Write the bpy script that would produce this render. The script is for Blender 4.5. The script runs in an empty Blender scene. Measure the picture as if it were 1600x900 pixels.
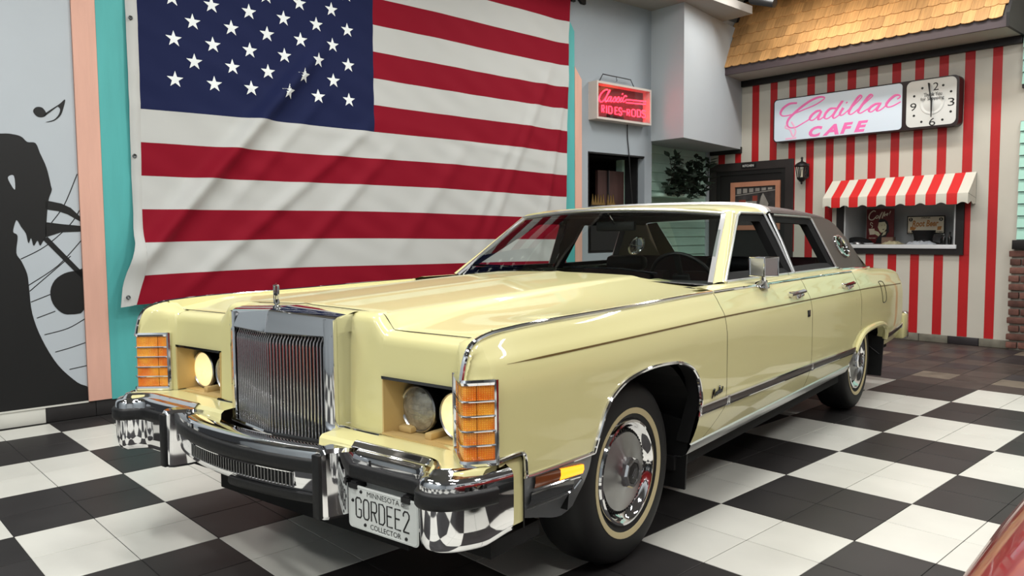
import bpy, bmesh, math, random
from mathutils import Matrix, Vector
random.seed(7)
PI = math.pi
SC = bpy.context.scene
COL = SC.collection

# ------------------------------------------------------------------ camera
cam = bpy.data.cameras.new('camera')
cam.sensor_width = 36.0
cam.lens = 1221.6 / 1600 * 36
cam.clip_start = 0.02
camo = bpy.data.objects.new('camera', cam)
COL.objects.link(camo)
_r, _u, _f = (0.68451, 0.72896, -0.00814), (-0.04515, 0.05354, 0.99754), (-0.72760, 0.68246, -0.06956)
camo.matrix_world = Matrix(((_r[0], _u[0], -_f[0], 1.93355), (_r[1], _u[1], -_f[1], -3.13464), (_r[2], _u[2], -_f[2], 1.25893), (0, 0, 0, 1)))
SC.camera = camo

# ------------------------------------------------------------------ world, exposure, lamps
SC.view_settings.view_transform = 'Standard'
SC.view_settings.look = 'None'
SC.view_settings.exposure = 0.0
SC.view_settings.gamma = 1.0
w = bpy.data.worlds.new('world')
SC.world = w
w.use_nodes = True
w.node_tree.nodes['Background'].inputs[0].default_value = (0.75, 0.8, 0.85, 1)
w.node_tree.nodes['Background'].inputs[1].default_value = 0.05

def area(name, loc, sx, sy, power, col=(1, 0.97, 0.92), target=None):
    l = bpy.data.lights.new(name, 'AREA')
    l.shape = 'RECTANGLE'
    l.size, l.size_y, l.energy, l.color = sx, sy, power, col
    o = bpy.data.objects.new(name, l)
    COL.objects.link(o)
    o.location = loc
    if target is not None:
        d = Vector(target) - Vector(loc)
        o.rotation_euler = d.to_track_quat('-Z', 'Y').to_euler()
    return o

LAMPS = [(-1.9, -3.0), (-1.9, -0.2), (-1.9, 2.6), (0.6, -4.2), (0.6, -1.4), (0.6, 1.4), (3.2, -3.0), (3.2, -0.2), (3.2, 2.6), (-2.3, 5.0), (-0.6, 5.0), (1.1, 5.0), (-1.2, -5.5), (1.9, -5.5)]  # last two are added fill lights that brighten the car's front end
for _x, _y in LAMPS:
    area('ceiling_and_fill_light', (_x, _y, 4.14), 1.15, 0.26, 36 if _y > 4 else 61, (1, 0.995, 0.965))

# ------------------------------------------------------------------ materials
def lin(c):
    return tuple(((v / 255) / 12.92 if v / 255 <= 0.04045 else ((v / 255 + 0.055) / 1.055) ** 2.4) for v in c)

MATS = {}
def mat(name, col, rough=0.5, metal=0.0, coat=0.0, noise=0.0, scale=8.0, stretch=(1, 1, 1), bump=0.0, bscale=60.0, spec=0.5, emit=None, estr=0.0, rand=0.0, crough=0.03, trans=0.0, ior=1.45, alpha=1.0):
    m = bpy.data.materials.new(name)
    m.use_nodes = True
    nt = m.node_tree
    b = nt.nodes['Principled BSDF']
    base = (*lin(col), 1)
    b.inputs['Base Color'].default_value = base
    b.inputs['Roughness'].default_value = rough
    b.inputs['Metallic'].default_value = metal
    b.inputs['Coat Weight'].default_value = coat
    b.inputs['Coat Roughness'].default_value = crough
    b.inputs['Specular IOR Level'].default_value = spec
    b.inputs['Transmission Weight'].default_value = trans
    b.inputs['IOR'].default_value = ior
    b.inputs['Alpha'].default_value = alpha
    if emit:
        b.inputs['Emission Color'].default_value = (*lin(emit), 1)
        b.inputs['Emission Strength'].default_value = estr
    if noise or bump or rand:
        tc = nt.nodes.new('ShaderNodeTexCoord')
        mp = nt.nodes.new('ShaderNodeMapping')
        mp.inputs['Scale'].default_value = stretch
        nt.links.new(tc.outputs['Object'], mp.inputs['Vector'])
    last = None
    if noise:
        n = nt.nodes.new('ShaderNodeTexNoise')
        n.inputs['Scale'].default_value = scale
        n.inputs['Detail'].default_value = 5
        if rand:
            oi = nt.nodes.new('ShaderNodeObjectInfo')
            va = nt.nodes.new('ShaderNodeVectorMath')
            va.operation = 'SCALE'
            cx = nt.nodes.new('ShaderNodeCombineXYZ')
            nt.links.new(oi.outputs['Random'], cx.inputs['X'])
            nt.links.new(oi.outputs['Random'], cx.inputs['Z'])
            va.inputs['Scale'].default_value = 37.0
            nt.links.new(cx.outputs[0], va.inputs[0])
            ad = nt.nodes.new('ShaderNodeVectorMath')
            nt.links.new(mp.outputs[0], ad.inputs[0])
            nt.links.new(va.outputs[0], ad.inputs[1])
            nt.links.new(ad.outputs[0], n.inputs['Vector'])
        else:
            nt.links.new(mp.outputs[0], n.inputs['Vector'])
        mr = nt.nodes.new('ShaderNodeMapRange')
        mr.inputs['From Min'].default_value, mr.inputs['From Max'].default_value = 0.3, 0.7
        mr.inputs['To Min'].default_value, mr.inputs['To Max'].default_value = 1 - noise, 1 + noise
        nt.links.new(n.outputs['Fac'], mr.inputs['Value'])
        last = mr.outputs[0]
    if rand:
        oi2 = nt.nodes.new('ShaderNodeObjectInfo')
        m2 = nt.nodes.new('ShaderNodeMapRange')
        m2.inputs['To Min'].default_value, m2.inputs['To Max'].default_value = 1 - rand, 1 + rand
        nt.links.new(oi2.outputs['Random'], m2.inputs['Value'])
        if last is None:
            last = m2.outputs[0]
        else:
            mu = nt.nodes.new('ShaderNodeMath')
            mu.operation = 'MULTIPLY'
            nt.links.new(last, mu.inputs[0])
            nt.links.new(m2.outputs[0], mu.inputs[1])
            last = mu.outputs[0]
    if last is not None:
        vm = nt.nodes.new('ShaderNodeVectorMath')
        vm.operation = 'SCALE'
        vm.inputs[0].default_value = base[:3]
        nt.links.new(last, vm.inputs['Scale'])
        nt.links.new(vm.outputs[0], b.inputs['Base Color'])
    if bump:
        n2 = nt.nodes.new('ShaderNodeTexNoise')
        n2.inputs['Scale'].default_value = bscale
        n2.inputs['Detail'].default_value = 4
        nt.links.new(mp.outputs[0], n2.inputs['Vector'])
        bp = nt.nodes.new('ShaderNodeBump')
        bp.inputs['Strength'].default_value = bump
        bp.inputs['Distance'].default_value = 0.01
        nt.links.new(n2.outputs['Fac'], bp.inputs['Height'])
        nt.links.new(bp.outputs[0], b.inputs['Normal'])
    MATS[name] = m
    return m

def M(name):
    return MATS[name]

# car
mat('yellow_paint', (214, 207, 150), 0.36, 0, 0.75, spec=0.35)
mat('chrome', (228, 228, 230), 0.045, 1.0)
mat('brushed_metal', (170, 170, 170), 0.28, 1.0)
mat('dark_chrome', (70, 72, 76), 0.15, 1.0)
mat('black_rubber', (17, 17, 18), 0.5, bump=0.1)
mat('tire_rubber', (11, 11, 12), 0.6, noise=0.15)
mat('satin_trim', (222, 222, 222), 0.32, 1.0)
mat('bar_metal', (235, 235, 236), 0.12, 1.0)
mat('flat_black', (7, 7, 8), 0.85)
mat('whitewall', (196, 182, 140), 0.55)
mat('vinyl_roof', (68, 54, 50), 0.42, bump=0.25, bscale=260)
mat('maroon_trim', (52, 14, 17), 0.55, noise=0.15)
mat('dark_leather', (15, 13, 14), 0.5)
mat('headliner', (22, 19, 19), 0.9)
mat('grey_valance', (112, 115, 118), 0.35, 0.35, 0.3)
mat('amber_lens', (238, 128, 20), 0.12, 0, 0.6, noise=0.35, scale=26, stretch=(1, 1, 3), emit=(255, 120, 10), estr=0.3)
mat('amber_lit', (255, 140, 20), 0.2, emit=(255, 150, 30), estr=2.2)
mat('amber_dark', (120, 58, 14), 0.15, 0, 0.6)
mat('smoke_lens', (58, 60, 62), 0.12, 0, 0.5)
mat('sealed_beam', (150, 146, 134), 0.16, 0.45, 0.8, noise=0.35, scale=34, bump=0.4, bscale=70)
mat('sealed_beam_lit', (230, 205, 150), 0.15, 0, 0.6, noise=0.2, scale=24, emit=(255, 228, 165), estr=1.05)
mat('plate_white', (205, 208, 204), 0.4, noise=0.04)
mat('ink_black', (14, 14, 15), 0.5)
mat('gold_pin', (96, 74, 32), 0.4)
mat('burgundy_vinyl', (48, 28, 28), 0.4)
mat('ledge_tan', (196, 168, 112), 0.5)
# room
mat('wall_grey', (152, 160, 166), 0.75, noise=0.03, scale=2)
mat('wall_grey_light', (176, 182, 186), 0.75, noise=0.02, scale=2)
mat('mural_grey', (176, 183, 189), 0.55, noise=0.02, scale=2)
mat('soffit_beige', (150, 146, 140), 0.8)
mat('cream_wall', (194, 189, 177), 0.6, noise=0.03, scale=3)
mat('red_stripe', (176, 22, 26), 0.5, noise=0.06, scale=4)
mat('pink_board', (212, 164, 146), 0.6, noise=0.05, scale=5, stretch=(3, 1, 0.4), bump=0.08, bscale=20)
mat('teal_board', (78, 166, 164), 0.6, noise=0.06, scale=5, stretch=(3, 1, 0.4), bump=0.08, bscale=20)
mat('mint_siding', (176, 206, 190), 0.6, noise=0.03)
mat('mint_bright', (168, 214, 198), 0.6)
mat('black_trim', (24, 21, 21), 0.5, noise=0.1)
mat('dark_brown', (44, 38, 37), 0.5, noise=0.1)
mat('tile_white', (204, 203, 195), 0.34, noise=0.05, scale=3.5, rand=0.02, spec=0.35)
mat('tile_black', (44, 42, 42), 0.42, noise=0.18, scale=3.5, rand=0.06, spec=0.3)
mat('grout', (30, 29, 28), 0.9)
mat('slate_brown', (62, 53, 49), 0.45, noise=0.3, scale=7, rand=0.25, bump=0.15, bscale=14)
mat('slate_dark', (46, 42, 44), 0.45, noise=0.3, scale=7, rand=0.2, bump=0.15, bscale=14)
mat('slate_tan', (104, 94, 82), 0.45, noise=0.3, scale=7, rand=0.2, bump=0.15, bscale=14)
mat('base_stone', (112, 108, 96), 0.6, noise=0.25, scale=9, rand=0.1)
mat('shingle', (172, 130, 82), 0.6, noise=0.22, scale=6, stretch=(9, 1, 0.6), rand=0.22, bump=0.15, bscale=30)
mat('roof_fascia', (66, 55, 58), 0.55, noise=0.06)
mat('soffit_grey', (168, 162, 152), 0.7)
mat('brick_red', (100, 66, 57), 0.8, noise=0.3, scale=14, rand=0.35, bump=0.3, bscale=40)
mat('mortar', (166, 160, 150), 0.9, noise=0.15, scale=30)
mat('flag_white', (184, 185, 182), 0.75)
mat('flag_red', (128, 5, 30), 0.75, spec=0.2)
mat('flag_blue', (21, 29, 66), 0.75, spec=0.2)
mat('star_white', (226, 230, 230), 0.6)
mat('canvas_white', (204, 201, 188), 0.7)
mat('canvas_red', (200, 24, 24), 0.6)
mat('sign_white', (196, 206, 216), 0.3, emit=(200, 215, 230), estr=0.12)
mat('clock_white', (200, 200, 196), 0.35, emit=(220, 220, 215), estr=0.06)
mat('sign_case', (34, 22, 22), 0.35)
mat('pink_letters', (222, 106, 166), 0.4, emit=(222, 106, 166), estr=0.12)
mat('pink_pale', (238, 178, 208), 0.4)
mat('neon_red', (255, 60, 90), 0.3, emit=(255, 28, 44), estr=12.0)
mat('neon_back', (78, 70, 72), 0.6)
mat('box_white', (198, 188, 180), 0.5)
mat('counter_white', (224, 226, 228), 0.3)
mat('niche_white', (188, 190, 190), 0.6)
mat('poster_maroon', (92, 16, 18), 0.4)
mat('poster_cream', (212, 202, 178), 0.4)
mat('poster_orange', (176, 116, 50), 0.4)
mat('skin_print', (198, 194, 160), 0.4)
mat('cardboard', (128, 104, 88), 0.7)
mat('black_felt', (14, 13, 14), 0.8)
mat('paper_cream', (206, 196, 160), 0.6)
mat('plastic_clear', (190, 196, 204), 0.15, spec=0.8)
mat('bottle_dark', (20, 22, 20), 0.12)
mat('wood_pink', (178, 122, 96), 0.5, noise=0.08)
mat('photo_dark', (62, 58, 58), 0.3, noise=0.5, scale=9)
mat('photo_light', (140, 134, 128), 0.35, noise=0.2, scale=12)
mat('photo_red', (130, 60, 50), 0.35, noise=0.2, scale=12)
mat('brown_door', (72, 50, 46), 0.5, noise=0.15, scale=4, stretch=(4, 1, 0.5))
mat('dark_room', (16, 16, 17), 0.7)
mat('gold', (128, 106, 62), 0.4, 0.6)
mat('leaf_green', (26, 40, 28), 0.6, noise=0.3, rand=0.3)
mat('stem_brown', (36, 32, 24), 0.7)
mat('lantern_black', (18, 17, 17), 0.45)
mat('lamp_glass', (120, 116, 104), 0.1, spec=0.7)
mat('white_print', (226, 224, 218), 0.5)
mat('red_car_paint', (128, 10, 18), 0.28, 0, 1.0)
mat('ceiling_paint', (118, 120, 122), 0.9)
mat('mural_dusk', (186, 164, 156), 0.6, noise=0.08, scale=6)
mat('fixture_white', (220, 220, 218), 0.5)
mat('steel_wire', (90, 92, 94), 0.35, 0.9)
mat('back_room', (120, 118, 114), 0.8)

def glass_mat(name, tint=(1, 1, 1), refl=1.0):
    m = bpy.data.materials.new(name)
    m.use_nodes = True
    nt = m.node_tree
    nt.nodes.remove(nt.nodes['Principled BSDF'])
    tr = nt.nodes.new('ShaderNodeBsdfTransparent')
    tr.inputs[0].default_value = (*tint, 1)
    gl = nt.nodes.new('ShaderNodeBsdfGlossy')
    gl.inputs['Roughness'].default_value = 0.02
    lw = nt.nodes.new('ShaderNodeLayerWeight')
    lw.inputs['Blend'].default_value = 0.5
    pw = nt.nodes.new('ShaderNodeMath')
    pw.operation = 'POWER'
    pw.inputs[1].default_value = 4.0
    nt.links.new(lw.outputs['Facing'], pw.inputs[0])
    mu = nt.nodes.new('ShaderNodeMath')
    mu.operation = 'MULTIPLY_ADD'
    mu.inputs[1].default_value = 0.9
    mu.inputs[2].default_value = 0.035 * refl
    nt.links.new(pw.outputs[0], mu.inputs[0])
    mx = nt.nodes.new('ShaderNodeMixShader')
    nt.links.new(mu.outputs[0], mx.inputs[0])
    nt.links.new(tr.outputs[0], mx.inputs[1])
    nt.links.new(gl.outputs[0], mx.inputs[2])
    nt.links.new(mx.outputs[0], nt.nodes['Material Output'].inputs[0])
    MATS[name] = m
glass_mat('car_glass', (0.74, 0.80, 0.78), 1.6)
glass_mat('clear_glass', (0.92, 0.94, 0.94), 1.0)

# ------------------------------------------------------------------ helpers
def tag(o, label=None, cat=None, group=None, kind=None):
    if label: o['label'] = label
    if cat: o['category'] = cat
    if group: o['group'] = group
    if kind: o['kind'] = kind
    return o

ORG = {}
def empty(name, mw, org=(0, 0, 0)):
    """An Empty; mw maps build coordinates to the world, org is the thing's base in build coordinates."""
    o = bpy.data.objects.new(name, None)
    o.empty_display_size = 0.1
    COL.objects.link(o)
    o.matrix_world = mw @ Matrix.Translation(org)
    ORG[o.name] = Vector(org)
    return o

def link_mesh(name, me, parent=None, mw=None, loc=(0, 0, 0), rot=None):
    o = bpy.data.objects.new(name, me)
    COL.objects.link(o)
    if parent is not None:
        o.parent = parent
        ORG[o.name] = ORG[parent.name]
        o.location = Vector(loc)
    elif mw is not None:
        o.matrix_world = mw @ Matrix.Translation(loc)
    else:
        o.location = loc
    if rot: o.rotation_euler = rot
    return o

class MB:
    def __init__(s):
        s.v, s.f, s.mi = [], [], []
        s.cur = 0
    def add(s, vs, fs):
        b = len(s.v)
        s.v += [tuple(p) for p in vs]
        s.f += [tuple(b + i for i in f) for f in fs]
        s.mi += [s.cur] * len(fs)
        return s
    def grid(s, P, cu=False, cv=False, flip=False):
        n, m = len(P), len(P[0])
        vs = [p for r in P for p in r]
        fs = []
        for i in range(n if cu else n - 1):
            for j in range(m if cv else m - 1):
                a, b = i * m + j, i * m + (j + 1) % m
                c, d = ((i + 1) % n) * m + (j + 1) % m, ((i + 1) % n) * m + j
                fs.append((a, d, c, b) if flip else (a, b, c, d))
        return s.add(vs, fs)
    def box(s, x0, x1, y0, y1, z0, z1, bev=0.0):
        if x0 > x1: x0, x1 = x1, x0
        if y0 > y1: y0, y1 = y1, y0
        if z0 > z1: z0, z1 = z1, z0
        if bev:
            bm = bmesh.new()
            bmesh.ops.create_cube(bm, size=1)
            for v in bm.verts:
                v.co = Vector(((x0 + x1) / 2 + v.co.x * (x1 - x0), (y0 + y1) / 2 + v.co.y * (y1 - y0), (z0 + z1) / 2 + v.co.z * (z1 - z0)))
            bmesh.ops.bevel(bm, geom=list(bm.edges), offset=bev, segments=2, affect='EDGES', profile=0.5)
            bm.verts.index_update()
            s.add([v.co[:] for v in bm.verts], [[v.index for v in f.verts] for f in bm.faces])
            bm.free()
            return s
        vs = [(x, y, z) for x in (x0, x1) for y in (y0, y1) for z in (z0, z1)]
        return s.add(vs, [(0, 1, 3, 2), (4, 6, 7, 5), (0, 4, 5, 1), (2, 3, 7, 6), (0, 2, 6, 4), (1, 5, 7, 3)])
    def hexa(s, p):
        """8 corners: 4 of one face in order, then the 4 opposite."""
        return s.add(p, [(0, 1, 2, 3), (7, 6, 5, 4), (0, 4, 5, 1), (1, 5, 6, 2), (2, 6, 7, 3), (3, 7, 4, 0)])
    def tube(s, path, r, n=8, closed=False, flat=1.0, normal=None, cap=True):
        P = [Vector(p) for p in path]
        k = len(P)
        rows = []
        prev = None
        for i in range(k):
            a = P[(i - 1) % k] if (closed or i > 0) else P[i]
            b = P[(i + 1) % k] if (closed or i < k - 1) else P[i]
            t = (b - a)
            if t.length < 1e-9: t = Vector((1, 0, 0))
            t.normalize()
            if normal is not None:
                nn = Vector(normal)
                sd = nn.cross(t)
                if sd.length < 1e-6: sd = t.orthogonal()
                sd.normalize()
                up = t.cross(sd)
            else:
                if prev is None:
                    up = t.orthogonal().normalized()
                else:
                    up = (prev - t * prev.dot(t))
                    up = up.normalized() if up.length > 1e-6 else t.orthogonal().normalized()
                sd = up.cross(t)
                prev = up
            rr = r[i] if isinstance(r, (list, tuple)) else r
            rows.append([P[i] + sd * (rr * math.cos(2 * PI * j / n)) + up * (rr * flat * math.sin(2 * PI * j / n)) for j in range(n)])
        s.grid(rows, cu=closed, cv=True, flip=False)
        if cap and not closed:
            b = len(s.v)
            s.f.append(tuple(range(b - k * n, b - k * n + n)))
            s.f.append(tuple(reversed(range(b - n, b))))
            s.mi += [s.cur] * 2
        return s
    def sweep(s, path, prof, up=(0, 0, 1), closed=False, cap=True):
        """prof: (side, up) pairs in the frame of the path."""
        P = [Vector(p) for p in path]
        k = len(P)
        rows = []
        U = Vector(up)
        for i in range(k):
            a = P[(i - 1) % k] if (closed or i > 0) else P[i]
            b = P[(i + 1) % k] if (closed or i < k - 1) else P[i]
            t = (b - a).normalized()
            sd = t.cross(U)
            sd = sd.normalized() if sd.length > 1e-6 else t.orthogonal().normalized()
            uu = sd.cross(t)
            rows.append([P[i] + sd * x + uu * y for x, y in prof])
        m = len(prof)
        s.grid(rows, cu=closed, cv=True)
        if cap and not closed:
            b = len(s.v)
            s.f.append(tuple(range(b - k * m, b - k * m + m)))
            s.f.append(tuple(reversed(range(b - m, b))))
            s.mi += [s.cur] * 2
        return s
    def lathe(s, prof, n=48, mw=None, a0=0.0, a1=2 * PI):
        """prof: (radius, height) along local z."""
        full = abs(a1 - a0 - 2 * PI) < 1e-6
        rows = []
        for i in range(n if full else n + 1):
            a = a0 + (a1 - a0) * i / n
            rows.append([Vector((r * math.cos(a), r * math.sin(a), h)) for r, h in prof])
        if mw is not None:
            rows = [[mw @ p for p in r] for r in rows]
        return s.grid(rows, cu=full)
    def poly(s, pts, d0, d1, plane='xz'):
        """extrude a 2D outline; plane xz extrudes along y from d0 (front) to d1."""
        n = len(pts)
        if plane == 'xz': mk = lambda p, d: (p[0], d, p[1])
        elif plane == 'yz': mk = lambda p, d: (d, p[0], p[1])
        else: mk = lambda p, d: (p[0], p[1], d)
        vs = [mk(p, d0) for p in pts] + [mk(p, d1) for p in pts]
        fs = [tuple(range(n)), tuple(reversed(range(n, 2 * n)))] + [(i, n + i, n + (i + 1) % n, (i + 1) % n) for i in range(n)]
        return s.add(vs, fs)
    def xf(s, mw, frm=0):
        s.v = s.v[:frm] + [tuple(mw @ Vector(p)) for p in s.v[frm:]]
        return s
    def mirror_y(s):
        b, k = len(s.v), len(s.f)
        s.v += [(x, -y, z) for x, y, z in s.v[:b]]
        s.f += [tuple(b + i for i in reversed(f)) for f in s.f[:k]]
        s.mi += s.mi[:k]
        return s
    def flipped_y(s):
        s.v = [(x, -y, z) for x, y, z in s.v]
        s.f = [tuple(reversed(f)) for f in s.f]
        return s
    def mesh(s, name, mats, org=(0, 0, 0), angle=35, normals=True):
        me = bpy.data.meshes.new(name)
        ox, oy, oz = org
        me.from_pydata([(x - ox, y - oy, z - oz) for x, y, z in s.v], [], s.f)
        for m in (mats if isinstance(mats, (list, tuple)) else [mats]):
            me.materials.append(M(m))
        if any(s.mi):
            me.polygons.foreach_set('material_index', s.mi)
        if normals:
            bm = bmesh.new()
            bm.from_mesh(me)
            bmesh.ops.recalc_face_normals(bm, faces=bm.faces)
            bm.to_mesh(me)
            bm.free()
        if angle:
            me.polygons.foreach_set('use_smooth', [True] * len(me.polygons))
            me.set_sharp_from_angle(angle=math.radians(angle))
        me.update()
        return me
    def build(s, name, mats, parent=None, mw=None, angle=35, org=None, normals=True):
        if parent is not None:
            return link_mesh(name, s.mesh(name, mats, ORG[parent.name], angle, normals), parent)
        o = org or (0, 0, 0)
        ob = link_mesh(name, s.mesh(name, mats, o, angle, normals), None, mw or Matrix(), o)
        ORG[ob.name] = Vector(o)
        return ob

def smooth(pts, k=6, closed=False):
    """Catmull-Rom through the points (any dimension)."""
    n = len(pts)
    out = []
    for i in range(n if closed else n - 1):
        g = lambda j: pts[j % n] if closed else pts[min(max(j, 0), n - 1)]
        p0, p1, p2, p3 = g(i - 1), g(i), g(i + 1), g(i + 2)
        for q in range(k):
            t = q / k
            out.append(tuple(0.5 * (2 * b + (c - a) * t + (2 * a - 5 * b + 4 * c - d) * t * t + (3 * b - a - 3 * c + d) * t ** 3) for a, b, c, d in zip(p0, p1, p2, p3)))
    if not closed: out.append(tuple(pts[-1]))
    return out

def interp(x, xs, ys):
    if x <= xs[0]: return ys[0]
    for i in range(len(xs) - 1):
        if x <= xs[i + 1]:
            t = (x - xs[i]) / (xs[i + 1] - xs[i])
            return ys[i] + (ys[i + 1] - ys[i]) * t
    return ys[-1]

def pinterp(x, xs, ys):
    """monotone cubic."""
    n = len(xs)
    if x <= xs[0]: return ys[0]
    if x >= xs[-1]: return ys[-1]
    d = [(ys[i + 1] - ys[i]) / (xs[i + 1] - xs[i]) for i in range(n - 1)]
    m = [d[0]] + [0 if d[i - 1] * d[i] <= 0 else 2 * d[i - 1] * d[i] / (d[i - 1] + d[i]) for i in range(1, n - 1)] + [d[-1]]
    for i in range(n - 1):
        if x <= xs[i + 1]:
            h = xs[i + 1] - xs[i]
            t = (x - xs[i]) / h
            return ys[i] * (1 + 2 * t) * (1 - t) ** 2 + m[i] * h * t * (1 - t) ** 2 + ys[i + 1] * t * t * (3 - 2 * t) + m[i + 1] * h * t * t * (t - 1)

def sst(a, b, x):
    t = min(max((x - a) / (b - a), 0), 1)
    return t * t * (3 - 2 * t)

def lins(a, b, n):
    return [a + (b - a) * i / (n - 1) for i in range(n)]

_TXT = {}
def text_geo(body, bold=0.0, shear=0.0):
    """Outline of a text in the built-in font, in the xy plane, cap height about 0.7, extents returned."""
    key = (body, bold, shear)
    if key not in _TXT:
        cu = bpy.data.curves.new('text', 'FONT')
        cu.body = body
        cu.offset = bold
        cu.shear = shear
        cu.resolution_u = 3
        ob = bpy.data.objects.new('text', cu)
        COL.objects.link(ob)
        dg = bpy.context.evaluated_depsgraph_get()
        me = bpy.data.meshes.new_from_object(ob.evaluated_get(dg))
        vs = [(v.co.x, v.co.y) for v in me.vertices]
        fs = [tuple(p.vertices) for p in me.polygons]
        bpy.data.objects.remove(ob)
        bpy.data.curves.remove(cu)
        bpy.data.meshes.remove(me)
        _TXT[key] = (vs, fs)
    return _TXT[key]

def text_wall(mb, body, x0, x1, z0, z1, y, bold=0.0, shear=0.0, rot=0.0):
    """Fit a text into the rectangle x0..x1, z0..z1 on the plane y (read from -y)."""
    vs, fs = text_geo(body, bold, shear)
    xa, xb = min(v[0] for v in vs), max(v[0] for v in vs)
    ya, yb = min(v[1] for v in vs), max(v[1] for v in vs)
    c, sn = math.cos(rot), math.sin(rot)
    cx, cz = (x0 + x1) / 2, (z0 + z1) / 2
    out = []
    for a, b in vs:
        px = x0 + (a - xa) / (xb - xa) * (x1 - x0) - cx
        pz = z0 + (b - ya) / (yb - ya) * (z1 - z0) - cz
        out.append((cx + px * c - pz * sn, y, cz + px * sn + pz * c))
    mb.add(out, fs)
    return mb

GLYPH = {
 'G': [[(1, 1.55), (1, 1.8), (.8, 2), (.2, 2), (0, 1.8), (0, .2), (.2, 0), (.8, 0), (1, .2), (1, .85), (.55, .85)]],
 'O': [[(0, .25), (0, 1.75), (.25, 2), (.75, 2), (1, 1.75), (1, .25), (.75, 0), (.25, 0), (0, .25), (0, .6)]],
 'R': [[(0, 0), (0, 2), (.8, 2), (1, 1.8), (1, 1.15), (.8, .95), (0, .95)], [(.45, .95), (1, 0)]],
 'D': [[(0, .4), (0, 2), (.7, 2), (1, 1.7), (1, .3), (.7, 0), (0, 0), (0, .5)]],
 'E': [[(1, 2), (0, 2), (0, 0), (1, 0)], [(0, 1.05), (.8, 1.05)]],
 'I': [[(.5, 0), (.5, 2)]],
 'S': [[(1, 1.65), (.95, 1.85), (.75, 2), (.25, 2), (0, 1.75), (0, 1.3), (.2, 1.08), (.8, .92), (1, .7), (1, .25), (.75, 0), (.25, 0), (0, .2), (0, .4)]],
 '2': [[(0, 1.5), (0, 1.75), (.25, 2), (.75, 2), (1, 1.75), (1, 1.4), (0, .08), (0, 0), (1, 0)]],
 '-': [[(0, .8), (.4, 1.15), (.6, .85), (1, 1.2)]],
}

def brushed_dome(name, col):
    """metal brushed in circles around the wheel axle."""
    m = mat(name, col, 0.3, 1.0)
    nt = m.node_tree
    b = nt.nodes['Principled BSDF']
    b.inputs['Anisotropic'].default_value = 0.9
    b.inputs['Anisotropic Rotation'].default_value = 0.25
    tg = nt.nodes.new('ShaderNodeTangent')
    tg.direction_type = 'RADIAL'
    tg.axis = 'Y'
    nt.links.new(tg.outputs[0], b.inputs['Tangent'])
brushed_dome('brushed_dome', (164, 164, 164))

def prism_lens(name, col, dark, emit, estr):
    """amber lens moulded in a fine grid of prisms."""
    m = mat(name, col, 0.12, 0, 0.6, emit=emit, estr=estr)
    nt = m.node_tree
    b = nt.nodes['Principled BSDF']
    tc = nt.nodes.new('ShaderNodeTexCoord')
    rot = nt.nodes.new('ShaderNodeMapping')
    rot.inputs['Rotation'].default_value = (0, 0, 0.7)
    nt.links.new(tc.outputs['Object'], rot.inputs['Vector'])
    vals = []
    for d, sc in (('Z', 52.0), ('X', 46.0)):
        wv = nt.nodes.new('ShaderNodeTexWave')
        wv.bands_direction = d
        wv.inputs['Scale'].default_value = sc
        wv.inputs['Distortion'].default_value = 0.0
        nt.links.new((rot if d == 'X' else tc).outputs[0 if d == 'X' else 'Object'], wv.inputs['Vector'])
        vals.append(wv.outputs['Fac'])
    n = nt.nodes.new('ShaderNodeTexNoise')
    n.inputs['Scale'].default_value = 16
    nt.links.new(tc.outputs['Object'], n.inputs['Vector'])
    mn = nt.nodes.new('ShaderNodeMath')
    mn.operation = 'MINIMUM'
    nt.links.new(vals[0], mn.inputs[0])
    nt.links.new(vals[1], mn.inputs[1])
    ml = nt.nodes.new('ShaderNodeMath')
    ml.operation = 'MULTIPLY_ADD'
    ml.inputs[1].default_value = 0.55
    nt.links.new(mn.outputs[0], ml.inputs[0])
    mr = nt.nodes.new('ShaderNodeMapRange')
    mr.inputs['From Min'].default_value, mr.inputs['From Max'].default_value = 0.35, 0.7
    mr.inputs['To Min'].default_value, mr.inputs['To Max'].default_value = 0.0, 0.6
    nt.links.new(n.outputs['Fac'], mr.inputs['Value'])
    nt.links.new(mr.outputs[0], ml.inputs[2])
    mx = nt.nodes.new('ShaderNodeMix')
    mx.data_type = 'RGBA'
    mx.inputs['A'].default_value = (*lin(dark), 1)
    mx.inputs['B'].default_value = (*lin(col), 1)
    nt.links.new(ml.outputs[0], mx.inputs['Factor'])
    nt.links.new(mx.outputs['Result'], b.inputs['Base Color'])
    nt.links.new(mx.outputs['Result'], b.inputs['Emission Color'])
    bp = nt.nodes.new('ShaderNodeBump')
    bp.inputs['Strength'].default_value = 0.5
    bp.inputs['Distance'].default_value = 0.002
    nt.links.new(mn.outputs[0], bp.inputs['Height'])
    nt.links.new(bp.outputs[0], b.inputs['Normal'])
prism_lens('amber_lens', (255, 186, 60), (226, 98, 18), None, 0.5)
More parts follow.
